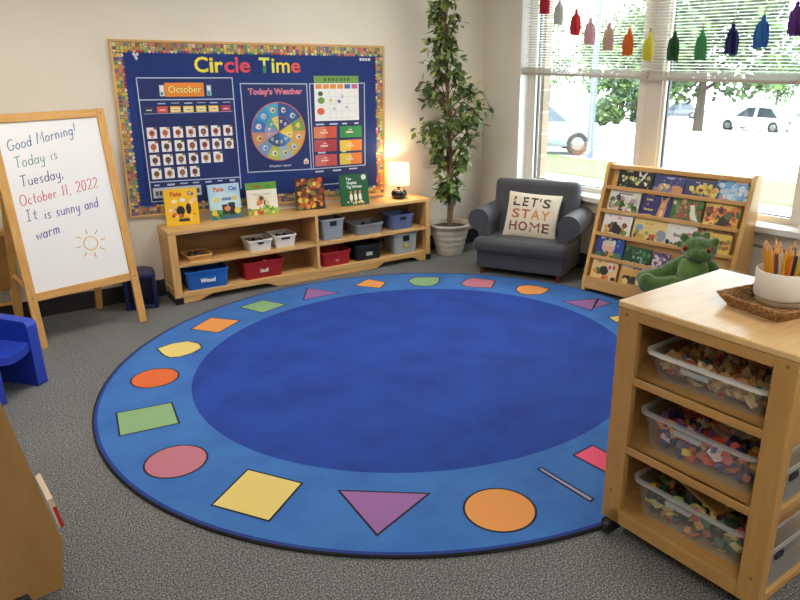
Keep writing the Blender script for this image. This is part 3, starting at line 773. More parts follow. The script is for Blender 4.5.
bin_('storage_basket', 'white plastic basket on the upper shelf, larger of the two white ones', 1.825, 5.435, .3185, .2, .22, .095, [paint('#ddd9cf', .5), paint('#e6e2d8', .5)], -.02, handle=(.05, .014), fill=(30, .8, .018, DARKS, 2, 'brown loose pieces in the larger white basket'))
bin_('storage_basket', 'white plastic basket with a slot handle, next to the shelf divider', 2.045, 5.44, .3185, .19, .22, .105, [paint('#dedbd4', .5), paint('#e8e5de', .5)], 0, handle=(.075, .016), fill=(30, .75, .018, DARKS, 3, 'brown loose pieces in the white basket near the divider'))
bin_('storage_bin', 'bright blue plastic bin with white lettering on the bottom shelf', 1.36, 5.42, .0905, .33, .24, .15, [paint('#1f62bd', .4), paint('#2468c4', .4)], -.03, labelplate=(.11, .052, '#1f62bd', ('Wood', '#e6ecf2')), fill=(50, .8, .02, DARKS, 4, 'dark wooden pieces in the bright blue bin'))
bin_('storage_bin', 'red plastic bin with white lettering beside the blue bin', 1.835, 5.43, .0905, .34, .22, .145, [paint('#a01c20', .4), paint('#aa2226', .4)], -.02, labelplate=(.1, .045, '#a01c20', ('Stuff', '#e9dcd8')), fill=(45, .8, .02, ['#5a3a2c', '#7a2a24', '#c9b49a', '#3a2a24'], 5, 'brown and red pieces in the lettered red bin'))
bin_('storage_bin', 'grey translucent bin with black handle next to the shelf divider', 2.487, 5.44, .3185, .215, .22, .185, [clear('frosted_grey', '#aab2bf', .62), paint('#a3a9b4', .35)], 0, handle=(.062, .04), fill=(45, .75, .022, ['#8c95a5', '#c9ccd2', '#6a7486', '#b08a8a'], 6, 'pale pieces in the grey translucent bin'))
bin_('storage_bin', 'shallow grey plastic tray on the upper shelf', 2.845, 5.44, .3185, .27, .22, .095, [paint('#7c8187', .5), paint('#868b92', .5)], 0, fill=(20, .9, .02, ['#2a2624', '#3a3028'], 7, 'dark pieces in the shallow grey tray'))
bin_('storage_bin', 'slate blue bin with a slot handle at the end of the upper shelf', 3.19, 5.44, .3185, .235, .22, .135, [paint('#5a6a96', .45), paint('#65759f', .45)], 0, handle=(.062, .026))
bin_('storage_bin', 'plain red plastic bin on the bottom shelf beyond the divider', 2.5, 5.43, .0905, .27, .24, .125, [paint('#a5201f', .4), paint('#b0282a', .4)], 0, labelplate=(.03, .018, '#c9807a', None), fill=(25, .7, .02, ['#7a1a1a', '#5a1a18'], 9, 'dark red pieces in the plain red bin'))
bin_('storage_bin', 'black plastic bin with a white label on the bottom shelf', 2.82, 5.43, .0905, .265, .24, .14, [paint('#17181d', .45), paint('#202228', .45)], 0, labelplate=(.06, .03, '#b9bcc2', None))
bin_('storage_bin', 'large grey translucent bin with a yellow sticker on the bottom shelf', 3.21, 5.43, .0905, .25, .23, .19, [clear('frosted_light', '#b6babd', .7), paint('#a9adb0', .35)], 0, handle=(.068, .052), labelplate=(.045, .035, '#b8a93a', None), fill=(40, .75, .024, ['#9aa0a5', '#c0c0bc', '#7d8288'], 10, 'pale pieces in the large grey bin'))

# picture books
def book(name, lab, w, h, d, loc, rot, lean, cover, art, group, base=None, txt_off=0.0):
    t = thing(name, lab, 'book', loc, rot, group)
    M = Matrix(((1, 0, 0, 0), (0, math.cos(lean), math.sin(lean), 0), (0, -math.sin(lean), math.cos(lean), 0), (0, 0, 0, 1)))
    cols = [cover]
    def ci(c):
        if c not in cols: cols.append(c)
        return cols.index(c)
    q = MB(); q.M = M
    q.box(-w / 2, w / 2, 0, .002, 0, h); q.box(-w / 2, w / 2, d - .002, d, 0, h); q.box(-w / 2 - .001, -w / 2 + .002, 0, d, 0, h)
    y = -.0002
    for a in art:
        y -= .00018; k = a[0]
        if k == 'r':
            _, x0, z0, x1, z1, c = a; q.poly([((x0 - .5) * w, y, z0 * h), ((x1 - .5) * w, y, z0 * h), ((x1 - .5) * w, y, z1 * h), ((x0 - .5) * w, y, z1 * h)], ci(c))
        elif k == 'e':
            _, cx, cz, rx, rz, c = a; q.poly([((cx - .5 + rx * math.cos(PI * i / 8)) * w, y, (cz + rz * math.sin(PI * i / 8)) * h) for i in range(16)], ci(c))
        elif k == 'p':
            q.poly([((px - .5) * w, y, pz * h) for px, pz in a[1]], ci(a[2]))
        elif k == 't':
            _, cx, cz, s, st, c = a; text(q, st, (cx - .5) * w, cz * h, s * h, y, ci(c), .04)
        elif k == 'b':
            _, n, x0, z0, x1, z1, r0, r1, cs, seed = a; rnd = random.Random(seed)
            for i in range(n):
                cx = x0 + (x1 - x0) * rnd.random(); cz = z0 + (z1 - z0) * rnd.random(); rr = r0 + (r1 - r0) * rnd.random(); ph = rnd.random() * 6
                m = rnd.choice([5, 6, 8])
                y -= .00002
                q.poly([((cx - .5 + rr * (.75 + .5 * rnd.random()) * math.cos(ph + 2 * PI * j / m)) * w, y, (cz + rr * (.75 + .5 * rnd.random()) * math.sin(ph + 2 * PI * j / m) * w / h) * h) for j in range(m)], ci(rnd.choice(cs)))
    q.build('cover', [paint(c, .35) for c in cols], t)
    q = MB(); q.M = M; q.box(-w / 2 + .002, w / 2 - .004, .002, d - .002, .003, h - .003); q.build('pages', paint('#e6e0d0', .8), t)
    return t
G1 = 'picture books standing on the low shelf'
Zt = HT + .001
book('picture_book', 'yellow picture book with red and blue title on the low shelf', .252, .285, .018, (1.262, 5.482, Zt), -.2, R(9), '#efbe22',
     [('t', .36, .80, .17, 'Pate', '#c9502a'), ('t', .8, .81, .15, 'Ca', '#3a5fa0'), ('e', .3, .66, .09, .05, '#f2e3c0'), ('e', .55, .69, .08, .05, '#cfe0e6'), ('e', .8, .62, .06, .05, '#f0d9a0'), ('e', .88, .68, .06, .05, '#e3c9d0'),
      ('e', .46, .4, .13, .13, '#1d1f28'), ('r', .4, .2, .48, .4, '#1d1f28'), ('e', .7, .44, .08, .15, '#23242e'), ('b', 9, .12, .1, .92, .3, .03, .06, ['#d8663a', '#f5d77a', '#3a6a9a', '#efe3c0', '#8a3a3a'], 1), ('b', 4, .15, .35, .3, .5, .04, .06, ['#d85a3a', '#efe0b0', '#d9b9a0'], 2), ('r', .38, .1, .7, .18, '#2c2a2c')], G1)
book('picture_book', 'pale blue picture book with orange and blue title on the low shelf', .255, .285, .018, (1.62, 5.50, Zt), -.06, R(9), '#a9cde0',
     [('r', 0, 0, 1, .28, '#3f7a4a'), ('r', 0, 0, 1, .1, '#39657a'), ('t', .33, .80, .17, 'Pate', '#cf6a3c'), ('t', .78, .80, .16, 'Cat', '#2f5fa5'), ('e', .5, .5, .48, .26, '#bcd9e2'),
      ('e', .25, .56, .12, .06, '#d9cf6a'), ('e', .8, .58, .09, .06, '#e0b65a'), ('r', .4, .53, .7, .61, '#5a8aa5'), ('r', .38, .14, .56, .42, '#3a2f30'), ('r', .58, .12, .8, .46, '#22252e'), ('e', .55, .3, .1, .07, '#d98a5a'),
      ('e', .86, .22, .1, .09, '#d9c24a'), ('b', 10, .03, .03, .35, .25, .04, .08, ['#4f9a4a', '#2f6a3a', '#d9c24a', '#d8734a'], 3)], G1)
book('picture_book', 'white and green picture book third along the low shelf', .25, .27, .018, (1.925, 5.475, Zt), -.16, R(9), '#e6e2d2',
     [('r', 0, .78, 1, 1, '#5f9a3c'), ('t', .36, .83, .13, 'Pate', '#a83a2a'), ('t', .72, .83, .12, 'Cat', '#3f6a2f'), ('r', 0, 0, 1, .2, '#8fb84a'), ('b', 26, .03, .06, .97, .25, .04, .08, ['#5f9a3c', '#a9c95a', '#d9863a', '#c9503a', '#e3d98a'], 4),
      ('b', 10, .32, .3, .72, .55, .05, .09, ['#8c2f2a', '#2f2a2a', '#c9803f', '#d9c9a0', '#6a3a2a'], 5), ('r', .15, .64, .8, .655, '#9a958a'), ('r', .25, .6, .7, .612, '#9a958a')], G1)
book('picture_book', 'dark brown picture book covered in autumn leaves on the low shelf', .25, .27, .018, (2.34, 5.438, Zt), -.19, R(9), '#3b2a20',
     [('b', 75, .1, .08, .92, .94, .05, .1, ['#c9502a', '#d98a3a', '#d9b54a', '#8a3a2a', '#b06a2f', '#7a7a3a', '#a5402a', '#5a3a24'], 6)], G1)
book('picture_book', 'dark green picture book with white title next to the lamp', .262, .27, .018, (2.745, 5.392, Zt), -.1, R(9), '#1f5c38',
     [('t', .32, .82, .12, 'Ten', '#dfe6dc'), ('t', .42, .69, .12, 'Nuples', '#dfe6dc'), ('t', .5, .56, .12, 'Tig Wriver', '#dfe6dc'), ('e', .86, .88, .09, .085, '#d8ded0')] +
     [z for k in range(3) for z in (('e', .36 + k * .16, .26, .055, .13, '#e6e2d4'), ('e', .36 + k * .16, .42, .04, .05, '#c98a5a'), ('r', .33 + k * .16, .1, .39 + k * .16, .18, '#d9b98a'))] +
     [('b', 12, .2, .06, .9, .13, .025, .045, ['#d9cf9a', '#e6e2d4', '#c9a05a'], 7)], G1)

# table lamp
lp = thing('table_lamp', 'small lit table lamp with white drum shade and black round base', 'lamp', (3.222, 5.45, HT + .001))
q = MB(); q.lathe([(.05, 0), (.058, .004), (.068, .02), (.073, .045), (.066, .07), (.045, .084), (.02, .09)], n=28); q.build('base', paint('#15161b', .18), lp)
q = MB(); q.lathe([(.012, .088), (.012, .115), (.016, .118), (.016, .13)], n=12); q.build('stem', paint('#5a4a3a', .4, .6), lp)
m, N, L, b = base_mat('lamp_fabric')
b.inputs['Base Color'].default_value = lin('#f3e6cf'); b.inputs['Roughness'].default_value = .9
tr = N.new('ShaderNodeBsdfTranslucent'); tr.inputs['Color'].default_value = lin('#fbe3bd')
em = N.new('ShaderNodeEmission'); em.inputs['Color'].default_value = lin('#ffe3b4'); em.inputs['Strength'].default_value = .42
mx = N.new('ShaderNodeMixShader'); mx.inputs['Fac'].default_value = .5; ad = N.new('ShaderNodeAddShader')
L.new(b.outputs[0], mx.inputs[1]); L.new(tr.outputs[0], mx.inputs[2]); L.new(mx.outputs[0], ad.inputs[0]); L.new(em.outputs[0], ad.inputs[1])
L.new(ad.outputs[0], N['Material Output'].inputs['Surface'])
q = MB(); q.lathe([(.098, .125), (.096, .318)], n=36, cap0=False, cap1=False); q.lathe([(.0965, .125), (.0945, .318)], n=36, cap0=False, cap1=False); q.build('lamp_shade', m, lp)
q = MB(); q.ball((0, 0, .2), .026, .026, .034); q.build('bulb', glow('bulb_glow', '#ffd9a0', 8), lp)
q = MB(); q.lathe([(.016, .13), (.016, .168)], n=12); q.build('socket', BLACK, lp)
pl = bpy.data.lights.new('lamp_bulb', 'POINT'); pl.energy = 6; pl.color = (1, .80, .52); pl.shadow_soft_size = .035
plo = bpy.data.objects.new('lamp_bulb', pl); COL.objects.link(plo); plo.location = (3.222, 5.45, HT + .26)

# ------------------------------------------------------------------ potted ficus
PX, PY = 3.735, 5.37
pt = thing('potted_ficus', 'tall leafy ficus tree in a ribbed grey pot in the corner', 'potted plant', (PX, PY, 0))
q = MB()
prof = [(.125, .002), (.13, .02)]
for k in range(4):
    z = .06 + k * .055; r = .135 + k * .013
    prof += [(r, z - .02), (r + .004, z - .004), (r + .004, z + .004), (r + .002, z + .012)]
prof += [(.186, .272), (.2, .276), (.203, .29), (.2, .303), (.19, .303), (.185, .285), (.178, .262)]
q.lathe(prof, n=40, cap1=False)
q.build('pot', noisy('pot_grey', '#b9b2a4', '#c6c0b3', scale=9, rough=.6), pt)
q = MB(); q.lathe([(.18, .262), (.12, .27), (.02, .275)], n=24, cap0=False); q.build('soil', noisy('soil', '#2e241b', '#4a3b2c', scale=60, rough=.95, bump=.8), pt)
random.seed(21)
trunk = [(0, 0, .265), (.005, .003, .45), (-.008, 0, .7), (.006, .0, .95), (-.01, -.01, 1.2), (-.025, 0, 1.45), (-.035, 0, 1.75), (-.05, 0, 2.05), (-.06, 0, 2.3)]
q = MB(); q.tube(trunk, [.026, .024, .022, .02, .018, .016, .012, .008, .004], 8)
q.tube([(.016, .01, .265), (.02, -.012, .45), (-.012, -.016, .65), (-.018, .014, .9), (.018, .012, 1.15), (.012, -.01, 1.35)], [.017, .016, .015, .014, .012, .006], 7)
bark = noisy('bark', '#5c4630', '#7d6243', scale=14, rough=.9, stretch=(3, 3, .6), bump=.4, bscale=50)
def env(z):
    P = [(.40, .04), (.5, .09), (.62, .12), (.75, .15), (.88, .22), (1.02, .31), (1.15, .38), (1.42, .42), (1.52, .36), (1.6, .22), (1.72, .15), (1.9, .155), (2.1, .15), (2.3, .12), (2.4, .06)]
    for (a, b), (c, d) in zip(P, P[1:]):
        if a <= z <= c: return b + (d - b) * (z - a) / (c - a)
    return .02
def axis(z): return ((.035 if z > .95 else 0.0) if z < 1.5 else -.07), (0)
def trunk_at(z):
    for a, b in zip(trunk, trunk[1:]):
        if a[2] <= z <= b[2]:
            f = (z - a[2]) / (b[2] - a[2]); return Vector(a).lerp(Vector(b), f)
    return Vector(trunk[-1])
leaves = MB()
def leaf(mb, p, d, nrm, l, w, m):
    d = d.normalized(); s = d.cross(nrm).normalized(); n = s.cross(d)
    A = p; B = p + d * l * .35 + s * w * .5 + n * l * .04; C = p + d * l * .35 - s * w * .5 + n * l * .04; Dm = p + d * l * .4 - n * l * .02
    E2 = p + d * l * .72 + s * w * .32 - n * l * .03; F = p + d * l * .72 - s * w * .32 - n * l * .03; G = p + d * l - n * l * .12
    H = p + d * l * .72 - n * l * .07
    mb.add([tuple(v) for v in (A, B, Dm, C, E2, H, F, G)], [(0, 2, 1), (0, 3, 2), (1, 2, 5, 4), (2, 3, 6, 5), (4, 5, 7), (5, 6, 7)], m, True)
zs = []
while len(zs) < 128:
    z = .55 + 1.8 * random.random()
    if random.random() < .35 + env(z) * 1.7: zs.append(z)
for z in zs:
    a = random.random() * 2 * PI; e = env(z)
    r = e * (.55 + .5 * random.random())
    b0 = trunk_at(max(.45, z - .12 - .12 * random.random())); ax = axis(z)
    tip = Vector((ax[0] + r * math.cos(a), .85 * r * math.sin(a), z))
    tip.y = min(tip.y, .2)
    mid = b0.lerp(tip, .55) + Vector((0, 0, .05))
    q.tube([tuple(b0), tuple(mid), tuple(tip)], [.005, .0035, .0015], 5)
    for k in range(12):
        f = .35 + .7 * random.random()
        p = (b0.lerp(mid, f * 2) if f < .5 else mid.lerp(tip, min(1.15, (f - .5) * 2))) + Vector((random.gauss(0, .022), random.gauss(0, .022), random.gauss(0, .02)))
        out = (tip - b0); out.z = 0
        d = out.normalized() * .6 + Vector((random.gauss(0, .6), random.gauss(0, .6), random.gauss(-.35, .45)))
        if p.y > .2: p.y = .2
        if p.y + d.normalized().y * .08 > .23: d.y = -abs(d.y)
        n = Vector((random.gauss(0, .4), random.gauss(0, .4), 1))
        leaf(leaves, p, d, n, .06 + .032 * random.random(), .036 + .013 * random.random(), random.choices((0, 1, 2, 3), (5, 4, 2, .5))[0])
q.build('trunk', bark, pt)
leaves.build('foliage', [paint('#3f562b', .42), paint('#5a7236', .42), paint('#7d8e48', .42), paint('#a8b062', .45)], pt)

# ------------------------------------------------------------------ armchair
ac = thing('armchair', 'slate grey upholstered armchair with rolled arms under the window', 'armchair', (3.514, 4.692, 0), R(-60))
FAB = noisy('slate_fabric', '#3b3d44', '#43454c', scale=55, rough=.62, bump=.15, bscale=240, sheen=.15)
CWd, CD = .82, .55
q = MB(); q.box(0.02, CWd - .02, .02, CD - .02, .055, .215); q.build('base', FAB, ac, bevel=.018, seg=3)
q = MB(); q.box(-.002, CWd + .002, -.03, CD - .16, .205, .325); q.build('seat_cushion', FAB, ac, bevel=.045, seg=4)
def arm(x0, s):
    pts = []
    cx, cz, r = x0, .465, .097
    prof = [(x0 + s * .085, .2), (x0 + s * .085, .43)]
    prof += [(cx + s * r * math.cos(a), cz + r * math.sin(a)) for a in [R(-15 + 250 * i / 16) for i in range(17)]]
    prof += [(x0 - s * .0, .36), (x0 + s * .005, .2)]
    return prof
for s, x0, nm in ((1, .0, 'arm'), (-1, CWd, 'arm')):
    q = MB(); p = arm(x0 + s * .015, s)
    if s < 0: p = p[::-1]
    q.prism(p, .07, CD - .045); q.build(nm, FAB, ac, bevel=.012, seg=3)
q = MB()
LB = Matrix.Translation((0, CD - .22, .3)) @ Matrix.Rotation(R(-9), 4, 'X')
q.M = LB
q.box(.03, CWd - .03, 0, .13, -.02, .492); q.build('backrest', FAB, ac, bevel=.05, seg=4)
for x in (.07, CWd - .07):
    for y in (.05, CD - .06):
        q = MB(); q.lathe([(.02, 0), (.024, .06)], c=(x, y, 0), n=14); q.build('foot', noisy('foot_wood', '#4a2416', '#5c2f1c', scale=12, rough=.4), ac)

pw, ph = .46, .385
pil = thing('throw_pillow', 'cream throw pillow with coloured lettering on the grey armchair', 'pillow', ac.matrix_basis @ Vector((.425, .20, .315)), R(-57))
PM = Matrix.Rotation(R(-20), 4, 'X') @ Matrix.Rotation(R(2.5), 4, 'Y')
def puff(x, z):
    u = max(-1, min(1, 2 * x / pw)); v = max(-1, min(1, 2 * z / ph - 1))
    return .065 * ((1 - abs(u) ** 2.6) * (1 - abs(v) ** 2.6)) ** .55
q = MB(); q.M = PM; n = 18; V = []; F = []
def pinch(i, j):
    u = -1 + 2 * i / n; v = -1 + 2 * j / n
    k = 1 - .05 * (1 - v * v) * abs(u) ** 3; k2 = 1 - .05 * (1 - u * u) * abs(v) ** 3
    return u * pw / 2 * k, (v * k2 + 1) * ph / 2
for side in (-1, 1):
    for j in range(n + 1):
        for i in range(n + 1):
            x, z = pinch(i, j); V.append((x, side * puff(x, z), z))
    o = 0 if side < 0 else (n + 1) ** 2
    for j in range(n):
        for i in range(n):
            a = o + j * (n + 1) + i; f = (a, a + 1, a + n + 2, a + n + 1)
            F.append(f if side < 0 else f[::-1])
q.add(V, F, 0, True); q.build('cushion_cover', noisy('linen', '#d8cdb8', '#e0d6c3', scale=70, rough=.85, bump=.12, bscale=260), pil)
q = MB(); q.M = PM
e = [pinch(i, 0) for i in range(n + 1)] + [pinch(n, j) for j in range(n + 1)] + [pinch(i, n) for i in range(n, -1, -1)] + [pinch(0, j) for j in range(n, -1, -1)]
q.tube([(x, 0, z) for x, z in e], .004, 6); q.build('piping', paint('#d9cfbc', .8), pil)
LETM = ["#35312f", "#4a4038", "#b8663c", "#cf8a4e", "#8a4a33", "#6e4433"]
def plet(s, x0, x1, z0, z1, mi):
    q = MB(); text(q, s, 0, 0, 0, 0, 0, .022 if s != 'M' else 0.0, box=(x0, x1, z0, z1))
    q.v = [tuple(PM @ Vector((x, -puff(x, z) - .0022, z))) for x, y, z in q.v]
    q.build('lettering', paint(LETM[mi], .8), pil)
L3_ = [(-.17, -.105), (-.085, -.035), (-.015, .045), (.06, .072), (.09, .155)]
for ch, (a, b) in zip("LET'S", L3_): plet(ch, a, b, (.26 if ch != "'" else .305), .34, 0 if ch != 'S' else 1)
for ch, (a, b), mi in zip('STAY', [(-.165, -.095), (-.08, -.005), (.005, .085), (.09, .165)], (2, 2, 3, 3)): plet(ch, a, b, .155, .235, mi)
for ch, (a, b), mi in zip('HOME', [(-.175, -.105), (-.09, -.01), (.01, .095), (.115, .175)], (4, 4, 4, 5)): plet(ch, a, b, .05, .13, mi)

# ------------------------------------------------------------------ display bookshelf
BSO = Vector((3.95, 3.808, 0)); BSR = R(-79.5); BSW, SL = 1.135, .25 / .9
bs = thing('display_bookshelf', 'sloping wooden display bookshelf with five tiers under the window', 'bookshelf', BSO, BSR)
def face_y(z): return SL * (z - .1)
for nm, a, b in (('side_panel', 0, .03), ('side_panel', BSW - .03, BSW)):
    pts = [(-.012, 0), (-.012, .09), (.215, .93), (.225, .98), (.245, 1.0), (.285, 1.005), (.315, .99), (.325, .97), (.325, 0)]
    q = MB(); q.loft([[(x, y, z) for y, z in pts] for x in (a, b)], 0, smooth=False); q.build(nm, OAKZ if 0 else BIRZ, bs, bevel=.006)
tz = [(.135, .05), (.30, .27), (.478, .448), (.655, .625), (.83, .80)]           # lip top and bottom of each tier
for k, (zt, zb) in enumerate(tz):
    q = MB(); y = face_y(zt) - .012
    q.box(.03, BSW - .03, y - .006, y + .003, zb if k else .03, zt); q.build('tier_lip', BIRX, bs, bevel=.003)
    y2 = face_y(zt + .17) + .02
    q = MB(); q.box(.03, BSW - .03, y + .003, y + .055, zt - .03, zt - .02); q.build('tier_shelf', BIRX, bs)
    zn = (tz[k + 1][0] if k < 4 else .99)
    q = MB(); q.M = Matrix.Translation((0, y + .05, zt - .03)) @ Matrix.Rotation(-math.atan(SL), 4, 'X')
    q.box(.03, BSW - .03, 0, .008, 0, (zn - zt + .02) * 1.03); q.build('tier_back', BIRX, bs)
q = MB(); q.box(.03, BSW - .03, .30, .312, .03, .98); q.build('back_panel', BIRX, bs)
q = MB(); q.box(.03, BSW - .03, .235, .31, .95, .985); q.build('top_rail', BIRX, bs, bevel=.004)
q = MB(); q.box(.03, BSW - .03, .02, .30, .03, .05); q.build('base_board', BIRX, bs)
G2 = 'picture books on the display bookshelf'
uB = Vector((math.cos(BSR), math.sin(BSR), 0)); vB = Vector((-math.sin(BSR), math.cos(BSR), 0))
FL = ['#3f6b34', '#6f9a4a', '#c9a23a', '#b04a33', '#e6dcc0', '#2c3a2a']
def bbook(lab, tier, s0, s1, top, cover, art, back=0.0):
    zt = tz[tier][0]
    h = (top - zt + .02) / math.cos(math.atan(SL))
    y = face_y(zt) + .004 + back
    p = BSO + uB * ((s0 + s1) / 2) + vB * y; p.z = zt - .0195
    return book('picture_book', lab, s1 - s0, h, .008, p, BSR, math.atan(SL), cover, art, G2)
bbook('black picture book with white and green pictures on the top tier', 4, .105, .395, .985, '#17181a', [('r', 0, .95, 1, 1, '#cfcac0'), ('t', .3, .72, .16, 'Owl', '#e0d8a0'), ('p', [(.62, .3), (.56, .92), (.68, .6), (.86, .9), (.72, .45)], '#d9d6cc'), ('b', 26, .1, .1, .9, .55, .03, .06, ['#d9cf8a', '#7a8a3f', '#b9b06a', '#3a4a2a', '#e6e0cc'], 31)])
bbook('dusky blue picture book with a small white bear on the top tier', 4, .405, .64, .942, '#3a3f74', [('r', .4, .85, .66, .9, '#cfd2e6'), ('r', 0, 0, 1, .36, '#7c7a9a'), ('e', .36, .42, .15, .14, '#e3dcd0'), ('e', .78, .3, .2, .22, '#c98f5a'), ('e', .55, .3, .12, .12, '#8a6a9a'), ('b', 12, .05, .15, .95, .45, .04, .07, ['#8a9a5a', '#b07a8a', '#d9c98a', '#c98f5a'], 32), ('b', 8, .05, .55, .95, .95, .01, .02, ['#cfd2e6'], 33)])
bbook('navy picture book with a golden sunflower on the top tier', 4, .645, .9, .935, '#262f5e', [('b', 22, .12, .25, .92, .66, .05, .11, ['#d9b53f', '#b99a3a', '#8a8a3a', '#e0cc6a', '#c98a4a'], 34), ('e', .48, .45, .13, .15, '#d9b53f'), ('e', .48, .45, .07, .09, '#4a3320'), ('e', .84, .48, .09, .14, '#d9934a'), ('r', .3, .82, .42, .87, '#d9c9c0'), ('r', .5, .8, .62, .85, '#d9c9c0'), ('r', .7, .79, .78, .84, '#d98a6a')])
bbook('light blue picture book with pale swirls at the end of the top tier', 4, .87, 1.085, .978, '#5f9fd0', [('b', 26, .15, .1, 1, .7, .06, .12, ['#a9cfe6', '#cfe0ea', '#7fb5dc', '#b9c9d4'], 35), ('r', .6, .75, .95, .9, '#e0b9b4'), ('e', .2, .82, .12, .1, '#3a6a9a'), ('b', 5, .1, .04, .5, .18, .03, .06, ['#c97a5a', '#d99a7a'], 36)])
bbook('white picture book with dark green plants on the second tier', 3, .07, .33, .80, '#d8d4ca', [('r', .28, .82, .75, .87, '#4a4a44'), ('b', 40, .06, .12, .94, .66, .05, .1, ['#2c4a2a', '#47703a', '#6a8a4a', '#23351f', '#b58a9a', '#c9c2b0'], 37), ('b', 6, .3, .1, .8, .3, .03, .05, ['#e6e2d8', '#d9a9a0'], 38)])
bbook('navy picture book with a tan hare and yellow title on the second tier', 3, .345, .58, .825, '#26306a', [('t', .27, .82, .13, 'Some', '#e3cf6a'), ('t', .26, .62, .13, 'Love', '#e3cf6a'), ('t', .22, .44, .12, 'Q', '#d8623f'), ('t', .28, .25, .12, 'Forever', '#e3cf6a'), ('p', [(.56, 0), (.62, .4), (.68, .55), (.6, .9), (.72, .65), (.92, .92), (.84, .55), (.86, .35), (.82, 0)], '#c98a56'), ('e', .74, .5, .1, .1, '#d9a06a'), ('e', .72, .2, .07, .14, '#e3c49a'), ('p', [(0, 0), (.5, 0), (.4, .12), (0, .08)], '#d9a56a')])
bbook('green picture book with a white bird on the second tier', 3, .585, .815, .795, '#3f6a2f', [('b', 40, .05, .1, .95, .95, .05, .1, ['#5f8a3f', '#8a9a4a', '#c98a6a', '#b04a3f', '#2f4a24', '#d9c29a', '#7a5a34'], 39), ('p', [(.62, .7), (.72, .78), (.8, .4), (.95, .1), (.7, .15), (.62, .4)], '#dfe0cc'), ('e', .66, .72, .07, .07, '#e6e2d0')])
bbook('yellow picture book crowded with red flowers on the second tier', 3, .835, 1.07, .79, '#d9b04a', [('b', 45, .05, .3, .97, .97, .05, .1, ['#c9402f', '#d8703a', '#b03a4a', '#4a6a2f', '#e0b85a', '#7a3a2a', '#3a3a2a'], 40), ('b', 14, .05, .04, .95, .3, .05, .1, ['#e0bc4a', '#d98a3a', '#c9502f', '#f0d98a'], 41), ('p', [(.38, .1), (.5, .5), (.62, .46), (.7, .3), (.86, .24), (.66, .1)], '#2c2622')])
bbook('white picture book with black and white animals on the third tier', 2, .062, .305, .635, '#e0d9d2', [('t', .55, .72, .13, 'Mia', '#d85a5a'), ('b', 22, .12, .12, .9, .5, .06, .1, ['#2f2c2a', '#4a6a3a', '#6a8a4a', '#c9a04a', '#7a3a34'], 42), ('e', .5, .3, .15, .2, '#26221f'), ('e', .2, .82, .05, .06, '#b0b8c0')])
bbook('pale yellow picture book with a grey elephant on the third tier', 2, .325, .59, .618, '#dcc27c', [('t', .45, .78, .11, 'Our Day', '#b98a4a'), ('e', .18, .6, .12, .14, '#7fa0b8'), ('e', .86, .35, .16, .26, '#8a959f'), ('b', 16, .08, .08, .8, .4, .05, .09, ['#7a9a4a', '#c9a53f', '#3a3a34', '#b0553f', '#4a7a5a'], 43)])
bbook('white picture book with dark handwriting title on the third tier', 2, .592, .812, .622, '#dcd8d2', [('t', .35, .78, .1, 'The', '#cf8a8a'), ('t', .45, .45, .2, 'Snook', '#3a3436'), ('e', .78, .62, .08, .07, '#c9505a'), ('b', 10, .08, .04, .95, .25, .06, .1, ['#2c2a2c', '#3f3a3c', '#556a4a'], 44)])
bbook('red-brown picture book tucked behind the yellow one on the third tier', 2, .845, 1.05, .623, '#8a4a34', [('r', .08, .86, .92, .95, '#b98a5a'), ('b', 8, .1, .5, .9, .9, .05, .1, ['#a5603f', '#c99a6a'], 45)], .02)
bbook('yellow picture book partly hidden by the plush on the third tier', 2, .85, 1.062, .598, '#d8b84f', [('b', 22, .08, .08, .92, .7, .05, .1, ['#e3cc6a', '#8a8a3a', '#b05a34', '#4a4a2a', '#c99a3f'], 46), ('t', .4, .76, .13, 'Rio', '#b07a3a')])
bbook('blue picture book with a smiling round face on the fourth tier', 1, .048, .287, .45, '#24448f', [('e', .45, .52, .24, .28, '#d9a99a'), ('e', .45, .68, .24, .14, '#c9c4b0'), ('b', 16, .08, .05, .92, .3, .05, .1, ['#4a7a4a', '#7a4a34', '#c9a05a', '#3a5a3a'], 47), ('b', 6, .6, .6, .95, .95, .03, .06, ['#5f8ac9', '#d9d6c0'], 48), ('r', .12, .86, .3, .93, '#d9d6c0'), ('r', .4, .86, .52, .93, '#d9d6c0')])
bbook('dark green picture book, low and wide, on the fourth tier', 1, .295, .52, .408, '#1d4a2c', [('b', 26, .05, .1, .95, .85, .04, .08, ['#2f6a3f', '#4a8a5a', '#173a24', '#7aa08a'], 49), ('t', .5, .65, .16, 'Jungle', '#4f8a5a')])
bbook('small purple patterned picture book next to the green one', 1, .535, .665, .402, '#5a4a72', [('b', 30, .05, .05, .95, .95, .06, .13, ['#3a3450', '#c9b9c4', '#8a6a9a', '#2a2630', '#d9d0d4'], 50)])
bbook('cream picture book with a black cow and red flowers on the bottom tier', 0, .05, .275, .292, '#e3c486', [('b', 12, .1, .08, .9, .45, .06, .12, ['#2a2624', '#e6e0d0', '#d98a3a', '#c93a3a', '#4a7a3a'], 51), ('e', .5, .42, .17, .2, '#2c2422'), ('e', .75, .62, .14, .2, '#e0d9d4'), ('e', .86, .62, .05, .1, '#c92f3a'), ('e', .7, .6, .05, .1, '#c92f3a'), ('e', .28, .75, .06, .06, '#c98a3a')])
bbook('wide golden picture book with a purple title on the bottom tier', 0, .302, .60, .297, '#cfa255', [('r', 0, .74, 1, 1, '#d9d0d4'), ('t', .45, .74, .24, 'Dot', '#5a3a74'), ('b', 26, .03, .05, .97, .36, .05, .1, ['#3a3430', '#7a3a3a', '#5a4a2a', '#e3c98a', '#2a2a30', '#b05a3a'], 52)])

